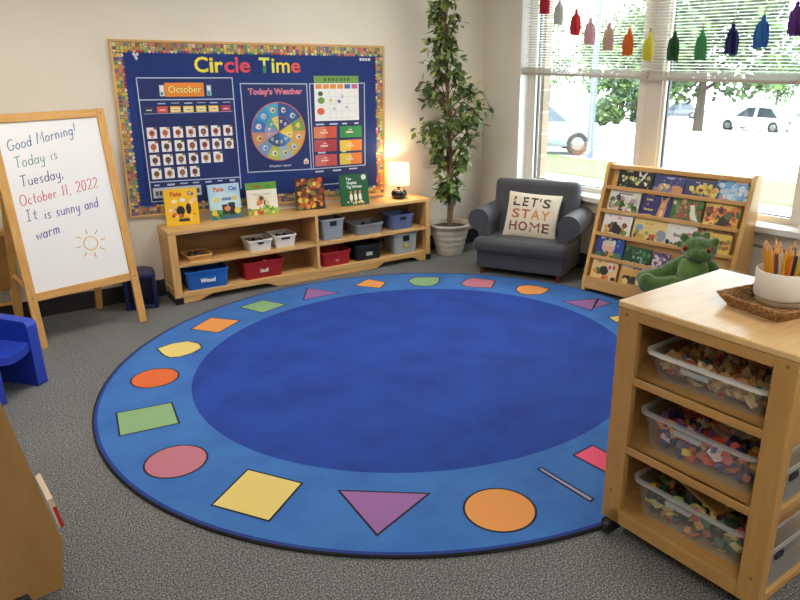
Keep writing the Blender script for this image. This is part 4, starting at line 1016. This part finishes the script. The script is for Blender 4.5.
# ------------------------------------------------------------------ low stool and plush
def lw(s, d, z=0): 
    p = BSO + uB * s + vB * d; p.z = z; return p
sp = thing('step_stool', 'small wooden step stool under the green plush', 'stool', lw(1.0, -.27), BSR)
q = MB(); q.box(-.13, .13, -.12, .12, .228, .253); q.build('seat', BIRX, sp, bevel=.005)
for x in (-.12, .09):
    q = MB(); q.box(x, x + .03, -.11, .11, 0, .228); q.build('leg', BIRZ, sp)
pr = thing('plush_toy', 'green plush dinosaur sitting in front of the bookshelf', 'plush toy', lw(1.0, -.22, .254), BSR + R(14))
def fur(name, a, b): return noisy(name, a, b, scale=28, rough=.95, bump=.9, bscale=190, sheen=.6)
q = MB()
q.ball((0, .0, .15), .13, .105, .145)                       # torso
q.ball((0, .0, .21), .085, .08, .07)
q.ball((.015, -.02, .318), .112, .095, .083)                  # head
q.ball((.03, -.095, .295), .085, .055, .05)                   # muzzle
for x, z, y, r in ((-.085, .385, -.02, .03), (-.02, .405, .0, .026), (.045, .408, .0, .026), (.105, .375, -.01, .028), (-.115, .33, .0, .024)): q.ball((x, y, z), r)
def limb(p0, p1, p2, r0, r1, r2):
    P = [Vector(p0), Vector(p1), Vector(p2)]
    for i in range(13):
        f = i / 12
        c = P[0].lerp(P[1], f * 2) if f < .5 else P[1].lerp(P[2], f * 2 - 1)
        r = r0 + (r1 - r0) * f * 2 if f < .5 else r1 + (r2 - r1) * (f * 2 - 1)
        q.ball(tuple(c), r, n=12, k=8)
limb((-.085, -.01, .205), (-.19, -.05, .135), (-.31, -.09, .09), .05, .043, .045)
limb((.095, -.01, .2), (.16, -.03, .13), (.235, -.05, .17), .05, .045, .047)
limb((-.07, -.06, .065), (-.16, -.11, .06), (-.25, -.13, .06), .07, .06, .058)
limb((.07, -.06, .055), (.06, -.15, .06), (.04, -.21, .06), .068, .06, .058)
q.ball((-.265, -.14, .072), .06, .045, .068); q.ball((.035, -.225, .07), .06, .045, .066)
q.ball((0, .12, .05), .06, .06, .045)
body = q.build('body', fur('plush_green', '#37571f', '#4a6d2b'), pr)
rm = body.modifiers.new('Remesh', 'REMESH'); rm.mode = 'VOXEL'; rm.voxel_size = .0075; rm.use_smooth_shade = True
sm = body.modifiers.new('Smooth', 'SMOOTH'); sm.factor = .5; sm.iterations = 6
tx = bpy.data.textures.new('fuzz', 'CLOUDS'); tx.noise_scale = .012
dp = body.modifiers.new('Fuzz', 'DISPLACE'); dp.texture = tx; dp.strength = .006; dp.texture_coords = 'LOCAL'
q = MB(); q.ball((.0, -.055, .175), .1, .062, .105); q.build('belly_patch', fur('plush_belly', '#55792f', '#668a3c'), pr)
for x in (-.055, .09):
    q = MB(); q.ball((x, -.103, .335), .018, .012, .02, n=14, k=8); e = q.build('eye', paint('#b8562c', .15), pr)
    q = MB(); q.ball((x + (.003 if x < 0 else 0), -.113, .335), .009, .005, .011, n=12, k=8); q.build('pupil', paint('#141010', .1), e)
q = MB(); q.tube([(-.05, -.146, .285), (0, -.152, .272), (.06, -.152, .272), (.11, -.135, .288)], .0022, 6); q.build('mouth', paint('#1f3a18', .9), pr)
q = MB(); q.ball((-.285, -.125, .075), .016, .01, .016); q.build('paw_pad', paint('#8a5a5a', .9), pr)

# ------------------------------------------------------------------ rolling cart in front
CA = R(-86); CO = Vector((1.822, 1.576, 0)); CW_, CDp, CH_ = .622, .62, .955
ct = thing('rolling_cart', 'birch rolling storage cart with clear bins beside the rug', 'cart', CO, CA)
uC = Vector((math.cos(CA), math.sin(CA), 0)); vC = Vector((-math.sin(CA), math.cos(CA), 0))
CB = .07
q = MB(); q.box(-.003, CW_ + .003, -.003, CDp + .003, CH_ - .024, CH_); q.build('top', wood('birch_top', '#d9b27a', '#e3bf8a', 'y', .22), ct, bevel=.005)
PL, PR_ = .083, .55
for a, b in ((0, PL), (PR_, CW_)):
    q = MB(); q.box(a, b, 0, .026 if a == 0 else .048, CB, CH_ - .024); q.build('front_post', CARZ, ct, bevel=.003)
    q = MB(); q.box(a, b, CDp - .026, CDp, CB, CH_ - .024); q.build('rear_post', CARZ, ct, bevel=.003)
q = MB(); q.box(PL, PR_, .001, .026, .893, CH_ - .024); q.build('apron', CARX, ct, bevel=.002)
q = MB(); q.box(PL, PR_, CDp - .026, CDp, .06, CH_ - .024); q.build('back_panel', CARX, ct)
q = MB(); q.box(0, .022, .026, CDp - .026, CB, CH_ - .024); q.build('side_panel', CARY, ct)
q = MB(); q.box(PR_ - .012, PR_, .026, CDp - .026, CB, CH_ - .024); q.build('inner_divider', CARY, ct)
for z0, z1 in ((.655, .687), (.378, .41)):
    q = MB(); q.box(.022, PR_ - .012, .004, CDp - .03, z0, z1); q.box(PL, PR_, .003, .02, z0, z1); q.build('shelf_board', CARX, ct, bevel=.003)
q = MB(); q.box(.022, PR_, .0, CDp - .03, CB, .128); q.build('bottom_board', CARX, ct, bevel=.003)
q = MB(); q.box(CW_ - .02, CW_, .026, CDp - .026, .893, CH_ - .024); q.build('side_apron', CARY, ct)
for z0, z1 in ((CB, .1), (.395, .425)):
    q = MB(); q.box(PR_, CW_ - .002, .049, CDp - .027, z0, z1); q.build('side_shelf', CARY, ct, bevel=.002)
for x in (.035, CW_ - .04):
    for y in (.035, CDp - .04):
        q = MB(); q.box(x - .018, x + .018, y - .018, y + .018, .058, CB); q.box(x - .024, x - .016, y - .046, y + .018, .022, .062); q.box(x + .016, x + .024, y - .046, y + .018, .022, .062); c = q.build('caster', BLACK, ct, bevel=.003)
        q = MB(); q.M = Matrix.Translation((x - .014, y - .03, .0345)) @ Matrix.Rotation(R(90), 4, 'Y'); q.lathe([(.026, 0), (.0335, .005), (.0335, .023), (.026, .028)], n=24); q.build('wheel', paint('#222226', .5), c)
q = MB()
for x, z in ((.035, .91), (.035, .2), (.59, .91), (.59, .17)): 
    q.M = Matrix.Translation((x, .0005, z)) @ Matrix.Rotation(R(90), 4, 'X'); q.lathe([(.006, 0), (.006, .0015)], n=10)
q.build('screw_plug', paint('#8a5f2c', .5), ct)

def cw(x, y, z): 
    p = CO + uC * x + vC * y; p.z = z; return p
CLEAR = clear('clear_plastic', '#d3d7d8', .09, .05); CLRIM = clear('clear_rim', '#cfd3d5', .4, .12)
def cart_bin(lab, z, h, rimm, cols, fillh, seed, n, pl):
    t = thing('clear_bin', lab, 'bin', cw(.315, .195, z), CA, 'clear bins in the rolling cart')
    q = MB(); tub(q, .425, .31, h, .02, .03, .003, .012, 0, 1); q.build('body', [CLEAR, rimm], t)
    q = MB(); q.prism(rrect(.1, .018, .006, 3, -.02, h - .03), -.167, -.154); q.build('latch', CLRIM, t)
    q = MB(); pieces(q, n, .35, .24, .018, h * fillh, .021, len(cols), seed)
    o = q.build('toy_pieces', [paint(c, .5) for c in cols]); o.location = cw(.315, .195, z); o.rotation_euler = (0, 0, CA)
    tag(o, pl, 'toys', kind='stuff')
cart_bin('clear bin with a white rim on the top shelf of the cart', .688, .105, paint('#d8d6d0', .4), ['#c9a873', '#d9bd8a', '#b08a58', '#b8925f', '#c25a4a', '#d9c9a4', '#c4a26c', '#8a6a44', '#3f6f78', '#cdb07c'], .8, 1, 400, 'beige wooden pieces heaped in the white rimmed bin')
cart_bin('clear bin of mixed bright pieces on the middle shelf of the cart', .411, .15, CLRIM, ['#5a4480', '#7a5a9c', '#d8803a', '#c9483a', '#e0b54a', '#d9cdc9', '#3f3a6a', '#c9705a', '#4a4a80'], .78, 2, 420, 'purple and orange toy pieces in the middle bin')
cart_bin('clear bin of dark green pieces on the bottom shelf of the cart', .129, .15, CLRIM, ['#2c4a3a', '#3a5a40', '#2f3f3a', '#c98a3a', '#d9cf8a', '#b5503a', '#24352c', '#8aa05a', '#33424a'], .75, 3, 420, 'dark green toy pieces in the bottom bin')
# larger flat things lying on the heaps
t = thing('toy_plate', 'white play plate lying on the purple pieces in the middle bin', 'toy plate', cw(.36, .2, .525), CA)
q = MB(); q.lathe([(.02, 0), (.05, .002), (.068, .012), (.066, .014), (.048, .005), (.02, .004)], n=28); q.build('dish', paint('#d6d3cd', .4), t)
q = MB(); q.box(-.13, .1, -.035, .035, 0, .012); o = q.build('wooden_block', CARX, bevel=.003); o.location = cw(.31, .17, .252); o.rotation_euler = (0, R(4), CA + R(-18)); tag(o, 'long flat wooden block on the green pieces in the bottom bin', 'block')
for lab, z, h in (('narrow clear bin with black handle in the side pocket of the cart, lower one', .101, .16), ('narrow clear bin in the side pocket of the cart, upper one', .426, .13)):
    t = thing('side_bin', lab, 'bin', cw(.586, .2, z), CA + R(90), 'narrow bins in the side pocket of the cart')
    q = MB(); tub(q, .32, .052, h, .004, .008, .002, .003, 0, 1); q.build('body', [clear('side_plastic', '#9da2a6', .3, .1), CLRIM], t)
    q = MB(); q.prism(rrect(.05, .024, .006, 3, -.09, h - .035), -.031, -.0265); q.build('handle_slot', BLACK, t)

# wicker tray, cup and pencils
ZC_ = CH_ + .001
wt = thing('wicker_tray', 'woven brown wicker tray on top of the cart', 'tray', (2.195, 1.228, ZC_), R(-96.87))
def wick():
    m, N, L, b = base_mat('wicker')
    tc = N.new('ShaderNodeTexCoord'); ck = N.new('ShaderNodeTexVoronoi'); ck.inputs['Scale'].default_value = 95
    cr = N.new('ShaderNodeValToRGB'); cr.color_ramp.elements[0].color = lin('#c49a63'); cr.color_ramp.elements[1].color = lin('#80562f'); cr.color_ramp.elements[1].position = .75
    L.new(tc.outputs['Object'], ck.inputs['Vector']); L.new(ck.outputs['Distance'], cr.inputs['Fac']); L.new(cr.outputs['Color'], b.inputs['Base Color'])
    bp = N.new('ShaderNodeBump'); bp.inputs['Strength'].default_value = .8; bp.inputs['Distance'].default_value = .004; bp.invert = True
    L.new(ck.outputs['Distance'], bp.inputs['Height']); L.new(bp.outputs['Normal'], b.inputs['Normal']); b.inputs['Roughness'].default_value = .7
    return m
WK = wick()
TWd, TDp = .238, .29
q = MB()
b0 = rrect(TWd - .03, TDp - .03, .012, 3)
q.loft([at_z(b0, 0), at_z(b0, .008)], 0)
q.build('base', WK, wt)
q = MB()
for k in range(5):
    w_, d_ = TWd - .03 + k * .011, TDp - .03 + k * .011
    loop = rrect(w_, d_, .014, 3); P = []
    for (x1, y1), (x2, y2) in zip(loop, loop[1:] + loop[:1]):
        L_ = math.hypot(x2 - x1, y2 - y1); nn = max(1, int(L_ / .009))
        for j in range(nn): P.append((x1 + (x2 - x1) * j / nn, y1 + (y2 - y1) * j / nn))
    path = []
    for j, (x, y) in enumerate(P):
        a = math.sin(j * 1.25 + k * PI); r = math.hypot(x, y)
        path.append((x * (1 + .0012 * a / r), y * (1 + .0012 * a / r), .008 + k * .0078 + .0008 * a))
    path.append(path[0])
    q.tube(path, [.0052 + .0006 * math.sin(j * 2.1) for j in range(len(path))], 6)
q.build('woven_side', WK, wt)
CUP = Vector((2.225, 1.243, ZC_ + .0095))
cp = thing('pencil_cup', 'wide white ceramic cup of pencils in the wicker tray', 'cup', CUP)
q = MB(); q.lathe([(.072, .018), (.084, .022), (.087, .03), (.0875, .112), (.085, .115), (.0825, .112), (.082, .03), (.06, .026)], n=48); q.build('body', paint('#e6dfd2', .35), cp)
q = MB(); q.lathe([(.074, 0), (.078, .002), (.08, .02), (.072, .022)], n=48); q.build('foot_band', paint('#a8977c', .6), cp)
def make_pencil(shaft_hex):
    t = bpy.data.objects.new('pencil', None); COL.objects.link(t)
    L_ = .178
    q = MB(); q.lathe([(.0055, 0), (.0055, L_ - .024)], n=6, smooth=False); q.build('shaft', paint(shaft_hex, .4), t)
    q = MB(); q.lathe([(.0055, L_ - .024), (.0014, L_ - .004)], n=8); tp = q.build('sharpened_tip', paint('#d9a878', .6), t)
    q = MB(); q.lathe([(.0012, L_ - .004), (.0004, L_ + .001)], n=6); q.build('lead', paint('#3a2a26', .5), tp)
    return t
pens = {}
PC = [('#e8a41f', -.062, .0), ('#e8a41f', -.05, .03), ('#8fae96', -.045, -.02), ('#e39a1c', -.036, -.045), ('#e8a41f', -.03, .01), ('#e8a41f', -.022, -.05), ('#df951a', -.018, -.02), ('#7a3428', -.004, -.055), ('#c9ccc4', .006, -.05),
      ('#2a2422', .0, .03), ('#e8a41f', .02, -.055), ('#e8a41f', .026, -.03), ('#d8763a', .034, -.048), ('#231f20', .042, -.04), ('#e0b428', .05, -.03), ('#e8a41f', .058, -.01), ('#7a3a34', .064, .0), ('#e8a41f', .03, .04), ('#e39a1c', -.01, .05), ('#e8a41f', -.055, -.02), ('#e8a41f', -.012, -.035), ('#e8a41f', .012, -.02), ('#e8a41f', .046, .01)]
NM = {'#e8a41f': 'yellow', '#8fae96': 'sage green', '#e39a1c': 'amber', '#df951a': 'amber', '#7a3428': 'dark red', '#c9ccc4': 'pale grey', '#2a2422': 'black', '#d8763a': 'orange', '#231f20': 'black', '#e0b428': 'lemon', '#7a3a34': 'maroon'}
random.seed(2)
cnt = {}
for h, x, y in PC:
    if h in pens: t = copy_tree(pens[h])
    else: t = make_pencil(h); pens[h] = t
    cnt[NM[h]] = cnt.get(NM[h], 0) + 1
    bx, by = x * .75, y * .75
    d = Vector((uC.x * x * 1.2 + vC.x * y * 1.2, uC.y * x * 1.2 + vC.y * y * 1.2, 0)) - Vector((uC.x * bx + vC.x * by, uC.y * bx + vC.y * by, 0))
    p0 = CUP + uC * bx + vC * by + Vector((0, 0, .0285))
    dirv = Vector((d.x, d.y, .145)).normalized()
    t.location = p0; t.rotation_mode = 'QUATERNION'; t.rotation_quaternion = Vector((0, 0, 1)).rotation_difference(dirv)
    if NM[h] == 'yellow': tag(t, 'yellow pencil in the bunch standing in the white cup', 'pencil', 'yellow pencils in the white cup')
    elif NM[h] == 'amber': tag(t, 'deeper yellow pencil in the bunch standing in the white cup', 'pencil', 'amber pencils in the white cup')
    elif h == '#2a2422': tag(t, 'black pencil at the back of the white cup', 'pencil', 'dark pencils in the white cup')
    elif h == '#231f20': tag(t, 'black pencil at the front rim of the white cup', 'pencil', 'dark pencils in the white cup')
    else: tag(t, '%s pencil standing in the white cup' % NM[h], 'pencil', 'coloured pencils in the white cup')

# ------------------------------------------------------------------ navy stool and blue chair, shelf end at the side
ns = thing('cube_stool', 'navy blue plastic cube stool between the easel and the low shelf', 'stool', (.868, 5.46, 0), R(-12))
NV = paint('#141d4e', .38)
def dshape(w, d, n=12):
    return [(-w / 2, -d / 2 + .03), (-w / 2 + .03, -d / 2), (w / 2 - .03, -d / 2), (w / 2, -d / 2 + .03)] + [(w / 2 * math.cos(a) , d / 2 - .12 + .12 * math.sin(a)) for a in [PI * i / n for i in range(n + 1)]]
q = MB(); p = dshape(.235, .25); p2 = dshape(.225, .24)
q.loft([at_z(p2, .24), at_z(p, .25), at_z(p, .272), at_z(p2, .283)], 0); q.build('seat', NV, ns)
q = MB(); q.box(-.1175, -.09, -.122, .06, 0, .245); q.box(.09, .1175, -.122, .06, 0, .245); q.box(-.09, .09, -.12, .06, 0, .03)
pb = [(x, y) for x, y in p if y > -.0]
q.loft([at_z(dshape(.235, .25)[3:] + [(-.117, .0), (.117, 0)], 0.0), at_z(dshape(.235, .25)[3:] + [(-.117, .0), (.117, 0)], .245)], 0)
q.build('shell', NV, ns, bevel=.006)

bc = thing('plastic_chair', 'bright blue molded plastic cube chair at the carpet edge', 'chair', (-.05, 4.19, 0), R(42))
BL = noisy('blue_plastic', '#1f3cae', '#2443b8', scale=30, rough=.4, bump=.05, bscale=300)
HWd = .185
for x0, x1 in ((-HWd, -HWd + .07), (HWd - .07, HWd)):
    q = MB(); pts = [(.0, 0), (.0, .38), (.02, .40), (.34, .415), (.36, .395), (.36, 0)]
    q.loft([[(x, y, z) for y, z in pts] for x in (x0, x1)], 0, smooth=False); q.build('side_panel', BL, bc, bevel=.022, seg=3)
q = MB(); pts = []
for i in range(13):
    f = i / 12; x = -HWd + .06 + (2 * HWd - .12) * f
    pts.append((x, .245 + .035 * (2 * f - 1) ** 2))
pts = pts + [(x, z - .045) for x, z in pts[::-1]]
q.prism(pts, .01, .345); q.build('seat', BL, bc, bevel=.012, seg=2)
q = MB(); q.box(-HWd + .05, HWd - .05, .30, .358, .05, .41); q.build('backrest', BL, bc, bevel=.02, seg=3)

ls = thing('book_display', 'brown wooden book display standing end-on at the photo edge', 'bookshelf', (-.035, 2.362, 0), R(7))
LSP = [(0, 0), (.03, .2), (.022, .22), (-.10, 1.02), (-.14, 1.05), (-.36, 1.05), (-.36, 0), (-.33, 0), (-.32, .035), (-.11, .035), (-.10, 0)]
for nm, y in (('end_panel', 0), ('end_panel', .86)):
    q = MB(); q.prism(LSP, y, y + .022); q.build(nm, noisy('plywood_brown', '#a07a45', '#aa8450', scale=4, rough=.55, stretch=(4, 4, .8)), ls, bevel=.003)
q = MB(); q.box(-.355, -.34, .022, .86, .05, 1.03); q.build('back_panel', BROWN, ls)
q = MB(); q.box(-.34, -.0, .022, .86, .06, .085); q.build('bottom_board', PINEY, ls)
for k in range(3):
    z = .2 + k * .27; x = .0 - (z - .22) * .1525
    q = MB(); q.box(x - .075, x - .06, .022, .86, z - .09, z); q.build('tier_lip', PINEY, ls)
    q = MB(); q.box(x - .16, x - .075, .022, .86, z - .09, z - .075); q.build('tier_shelf', PINEY, ls)
M_ = ls.matrix_basis
t = thing('picture_book', 'red and cream picture book showing past the wooden display end panel', 'book', M_ @ Vector((.028, .03, .275)), R(7) + R(90))
q = MB(); q.M = Matrix.Rotation(R(-8.5), 4, 'X')
q.box(0, .2, -.012, .0, -.055, .07, 0); q.box(-.0004, .2, -.0125, -.0, .035, .0705, 1); q.build('cover', [paint('#c22f2f', .4), paint('#e6cdb4', .4)], t)
q = MB(); q.M = Matrix.Rotation(R(-8.5), 4, 'X'); q.box(.002, .198, .0, .006, -.053, .068); q.build('pages', paint('#e6e0d0', .8), t)

# ------------------------------------------------------------------ outside the windows
def ow(s, d, z=0): 
    p = C0 + wx * s + wy * d; p.z = z; return p
GS = -.06
def gz(d): return -.25 + GS * max(0, d - 1)
def patch(name, pts, m, dz=0, thick=.05):
    q = MB(); top = [tuple(ow(s, d, gz(d) + dz)) for s, d in pts]; bot = [(x, y, z - thick) for x, y, z in top]
    q.loft([bot, top], 0, smooth=False)
    return struct(name, q, m)
patch('ground', [(-40, .3), (45, .3), (45, 1), (-40, 1)], paint('#b7b2a6', .9))
patch('ground_lot', [(-40, 1), (45, 1), (45, 110), (-40, 110)], noisy('asphalt_pale', '#b5b3ae', '#c6c4be', scale=4, rough=.95))
GR = noisy('grass', '#3d5c26', '#567a3c', scale=9, rough=.95, detail=6)
def pix(px, py, d):
    """point on the outside ground under a sight line, used only to lay the lot out"""
    f = 690.0
    ray = r2 * ((px - 400) / f) - u2 * ((py - 300) / f) + fw
    o = Vector((0, 0, 1.75)); n = wy
    t = ((C0 - o).dot(n) + d) / ray.dot(n)
    return o + ray * t
def gpt(px, py):
    lo, hi = .5, 120
    for _ in range(60):
        m = (lo + hi) / 2
        p = pix(px, py, m)
        if p.z > gz(m): lo = m
        else: hi = m
    return pix(px, py, lo)
def loc(p): return ((p - C0).dot(wx), (p - C0).dot(wy))
d0_, d1_ = loc(gpt(590, 178))[1], loc(gpt(590, 160))[1]
patch('ground_lawn', [(-12, d0_), (14, d0_), (14, d1_), (-12, d1_)], GR, .03)

def tree(name, lab, p, h, cr, seed, dark, group, low=1.6, n=900, trunk_r=.16):
    rnd = random.Random(seed)
    t = thing(name, lab, 'tree' if 'tree' in name else 'shrub', p, 0, group)
    if trunk_r:
        q = MB(); q.tube([(0, 0, -.1), (.05, 0, h * .3), (-.05, .05, h * .6), (0, 0, h * .9)], [trunk_r, trunk_r * .8, trunk_r * .5, trunk_r * .15], 8)
        for k in range(6):
            a = k * 1.05; z0 = h * (.28 + .07 * k)
            q.tube([(0, 0, z0), (cr * .5 * math.cos(a), cr * .5 * math.sin(a), z0 + h * .12), (cr * .8 * math.cos(a), cr * .8 * math.sin(a), z0 + h * .2)], [trunk_r * .45, trunk_r * .25, trunk_r * .08], 6)
        q.build('trunk', paint('#2f2720', .9), t)
    q = MB()
    blobs = []
    for k in range(14 if n < 1000 else 22):
        a = rnd.random() * 6.28; rr = cr * math.sqrt(rnd.random()) * .75; z = low + (h - low) * rnd.random()
        blobs.append((Vector((rr * math.cos(a), rr * math.sin(a), z)), cr * (.3 + .25 * rnd.random())))
    if not trunk_r:
        for c, r in blobs: q.ball(tuple(c), r * .6, n=10, k=7, m=0)
    for k in range(n):
        c, r = rnd.choice(blobs); d = Vector((rnd.gauss(0, 1), rnd.gauss(0, 1), rnd.gauss(0, .8))).normalized()
        p_ = c + d * r * (.6 + .4 * rnd.random())
        if p_.z < low * .8: continue
        s = cr * (.05 if n > 1000 else .095) * (.7 + .6 * rnd.random())
        leaf(q, p_, Vector((rnd.gauss(0, 1), rnd.gauss(0, 1), rnd.gauss(0, .6))), d + Vector((0, 0, .3)), s * 2, s * 1.3, rnd.randrange(3))
    q.build('foliage', [paint(c, .6) for c in dark], t)
    return t
GD = ['#1f3613', '#2f4a1c', '#466428']
def at(px, py):
    p = gpt(px, py); return p
TG = 'trees beyond the car park'
tree('shade_tree', 'broad shade tree in front of the white car outside', at(697, 131), 7.5, 4.4, 1, GD, TG, 2.0, 4200, .28)
tree('shade_tree', 'leafy tree standing behind the shrubs outside', at(620, 116), 9, 4.5, 2, ['#2c4719', '#3f5c25', '#587334'], TG, 1.6, 3600, .2)
tree('shade_tree', 'tree behind the parked cars at the window edge outside', at(775, 112), 9, 5, 3, GD, TG, 2.2, 4200, .25)
tree('shade_tree', 'far tree beyond the dark car outside', at(662, 113), 8.5, 4.5, 4, ['#2c4719', '#3f5c25', '#587334'], TG, 1.8, 3600, .2)
tree('shade_tree', 'small tree beside the silver car outside', at(548, 113), 8.5, 2.6, 5, ['#2c4719', '#3f5c25', '#587334'], TG, 3.0, 1800, .15)
SGp = 'shrubs beyond the car park'
for k, (px, py, h) in enumerate(((604, 126, 2.6), (621, 124, 2.1), (641, 126, 2.7))):
    tree('round_shrub', ['dense green shrub beside the lamp post outside', 'small round shrub between two larger ones outside', 'dense shrub beside the window mullion outside'][k], at(px, py), h, 1.35, 20 + k, GD, SGp, .3, 990, 0)
pp = at(589, 158)
t = thing('lamp_post', 'grey-blue post standing on the lawn outside', 'post', pp)
q = MB(); q.lathe([(.11, 0), (.11, .3), (.085, .32), (.08, 6.5)], n=14); q.build('pole', paint('#3d4a5c', .5), t)

def car(lab, p, rz, paint_hex, L_, W_, H_, wagon=False, group='cars parked outside'):
    t = thing('parked_car', lab, 'car', p, rz, group)
    P = paint(paint_hex, .25); G = paint('#39434d', .1); T = paint('#121213', .7)
    hb = H_ * .58; q = MB()
    X = [-.5, -.49, -.44, -.2, .15, .3, .44, .49, .5]; Z = [.55, .8, .92, 1.0, 1.0, .95, .86, .75, .5]
    loops = []
    for x, z in zip(X, Z):
        w = W_ / 2 * (.9 if abs(x) > .46 else 1.0)
        lo = .22; top = hb * z
        loops.append([(x * L_, -w, lo + .03), (x * L_, -w * 1.0, lo + (top - lo) * .55), (x * L_, -w * .93, top), (x * L_, w * .93, top), (x * L_, w, lo + (top - lo) * .55), (x * L_, w, lo + .03), (x * L_, w * .8, lo), (x * L_, -w * .8, lo)])
    q.loft(loops, 0, smooth=True); q.build('body', P, t)
    q = MB()
    if wagon: cab = [(-.47, hb * .95), (-.42, H_ * .97), (-.1, H_), (.1, H_ * .97), (.27, hb * .95)]
    else: cab = [(-.38, hb * .95), (-.24, H_ * .96), (-.05, H_), (.08, H_ * .97), (.26, hb * .95)]
    wl, wt_ = W_ / 2 * .93, W_ / 2 * .72
    a = [(x * L_, -(wl if i in (0, 4) else wt_), z) for i, (x, z) in enumerate(cab)]; b = [(x, -y, z) for x, y, z in a]
    q.loft([a, b], 0, smooth=False); q.build('cabin', P, t, bevel=.03)
    def inset(pts, f): 
        cx = sum(p[0] for p in pts) / len(pts); cz = sum(p[1] for p in pts) / len(pts)
        return [(cx + (x - cx) * f, cz + (z - cz) * f) for x, z in pts]
    for s in (-1, 1):
        for sl in ((0, 2), (2, 4)):
            seg = cab[sl[0]:sl[1] + 1]; seg = seg + [(seg[-1][0], hb * .96)] + ([(seg[0][0], hb * .96)] if sl[0] else [])
            pts = inset(seg, .84)
            q = MB()
            def yy(z): 
                f = (z - hb * .95) / (H_ - hb * .95); return s * (wl + (wt_ - wl) * f + .012)
            q.loft([[(x * L_, yy(z), z) for x, z in pts], [(x * L_, yy(z) - s * .02, z) for x, z in pts]], 0, smooth=False); q.build('side_window', G, t)
    for i, j in ((0, 1), (3, 4)):
        (xa, za), (xb, zb) = cab[i], cab[j]
        wa, wb_ = (wl, wt_) if i == 0 else (wt_, wl)
        sgn = -1 if i == 0 else 1
        def PT(f, g, o):
            w = (wa + (wb_ - wa) * f) * .86; return ((xa + (xb - xa) * f) * L_ + sgn * o, g * w, za + (zb - za) * f + o * .5)
        lo = [PT(.1, -1, .015), PT(.1, 1, .015), PT(.9, 1, .015), PT(.9, -1, .015)]
        q = MB(); q.loft([lo, [(x - sgn * .02, y, z) for x, y, z in lo]], 0, smooth=False); q.build('windscreen', G, t)
    for x in (-.31, .31):
        for s in (-1, 1):
            q = MB(); q.M = Matrix.Translation((x * L_, s * (W_ / 2 - .19), .32)) @ Matrix.Rotation(R(-90 * s), 4, 'X')
            q.lathe([(.2, 0), (.32, .01), (.33, .04), (.33, .17), (.3, .2), (.2, .205)], n=22, m=0); q.lathe([(.19, .2), (.18, .215), (.05, .22)], n=14, m=1)
            q.build('wheel', [T, paint('#5d6166', .4, .3)], t)
    for s in (-1, 1):
        q = MB(); q.box(L_ * .485, L_ * .503, s * W_ * .33 - .16, s * W_ * .33 + .16, hb * .68, hb * .82); q.build('headlamp', paint('#d9dde0', .1), t)
        q = MB(); q.box(-L_ * .503, -L_ * .485, s * W_ * .36 - .12, s * W_ * .36 + .12, hb * .6, hb * .85); q.build('tail_lamp', paint('#a8282a', .2), t)
    return t
wdir = math.atan2(wx.y, wx.x)
def face(p): return math.atan2(p.y, p.x)
p = at(757, 131); car('white sedan parked beside the shade tree outside', p, face(p) - R(90) + R(150), '#e6e6e6', 4.5, 1.75, 1.45)
p = at(815, 128); car('dark grey car at the window edge outside', p, face(p) - R(90) + R(150), '#4a4c52', 4.6, 1.8, 1.5)
p = at(679, 118); car('dark car parked far off behind the shade tree outside', p, face(p) - R(90) + R(165), '#4f5660', 4.4, 1.75, 1.45)
p = at(524, 152); car('silver car near the building beyond the armchair window', p, face(p) - R(90) + R(8), '#7c848d', 4.5, 1.8, 1.62, True)

# ------------------------------------------------------------------ light
W = bpy.data.worlds.new('World'); scene.world = W; W.use_nodes = True
bg = W.node_tree.nodes['Background']
sky = W.node_tree.nodes.new('ShaderNodeTexSky'); sky.sky_type = 'HOSEK_WILKIE'; sky.turbidity = 6; sky.ground_albedo = .5
sky.sun_direction = Vector((-.55, -.35, .75)).normalized()
mixn = W.node_tree.nodes.new('ShaderNodeMix'); mixn.data_type = 'RGBA'; mixn.inputs['Factor'].default_value = .75
mixn.inputs['B'].default_value = (.86, .94, 1.0, 1)
W.node_tree.links.new(sky.outputs['Color'], mixn.inputs['A']); W.node_tree.links.new(mixn.outputs['Result'], bg.inputs['Color'])
bg.inputs['Strength'].default_value = 9.0
sl = bpy.data.lights.new('sun', 'SUN'); sl.energy = 10; sl.angle = R(1); sl.color = (1, .95, .86)
so = bpy.data.objects.new('sun', sl); COL.objects.link(so)
so.rotation_euler = Vector((.55, .35, -.75)).to_track_quat('-Z', 'Y').to_euler()
# fluorescent ceiling fixtures of the room
FX = [(.1, 3.9), (2.5, 3.9), (.1, -.4), (2.5, -.4)]
for i, (x, y) in enumerate(FX):
    t = thing('ceiling_light', 'recessed fluorescent ceiling panel, number %s from the easel' % ['one', 'two', 'three', 'four', 'five', 'six'][i], 'light', (x, y, ZC), 0, 'ceiling light panels')
    q = MB(); q.box(-.62, .62, -.32, -.30, -.03, 0); q.box(-.62, .62, .30, .32, -.03, 0); q.box(-.62, -.60, -.30, .30, -.03, 0); q.box(.60, .62, -.30, .30, -.03, 0); q.build('frame', WHITE, t)
    q = MB(); q.box(-.6, .6, -.3, .3, -.016, -.010); q.build('diffuser', glow('panel_glow', '#fffaf0', 14), t)
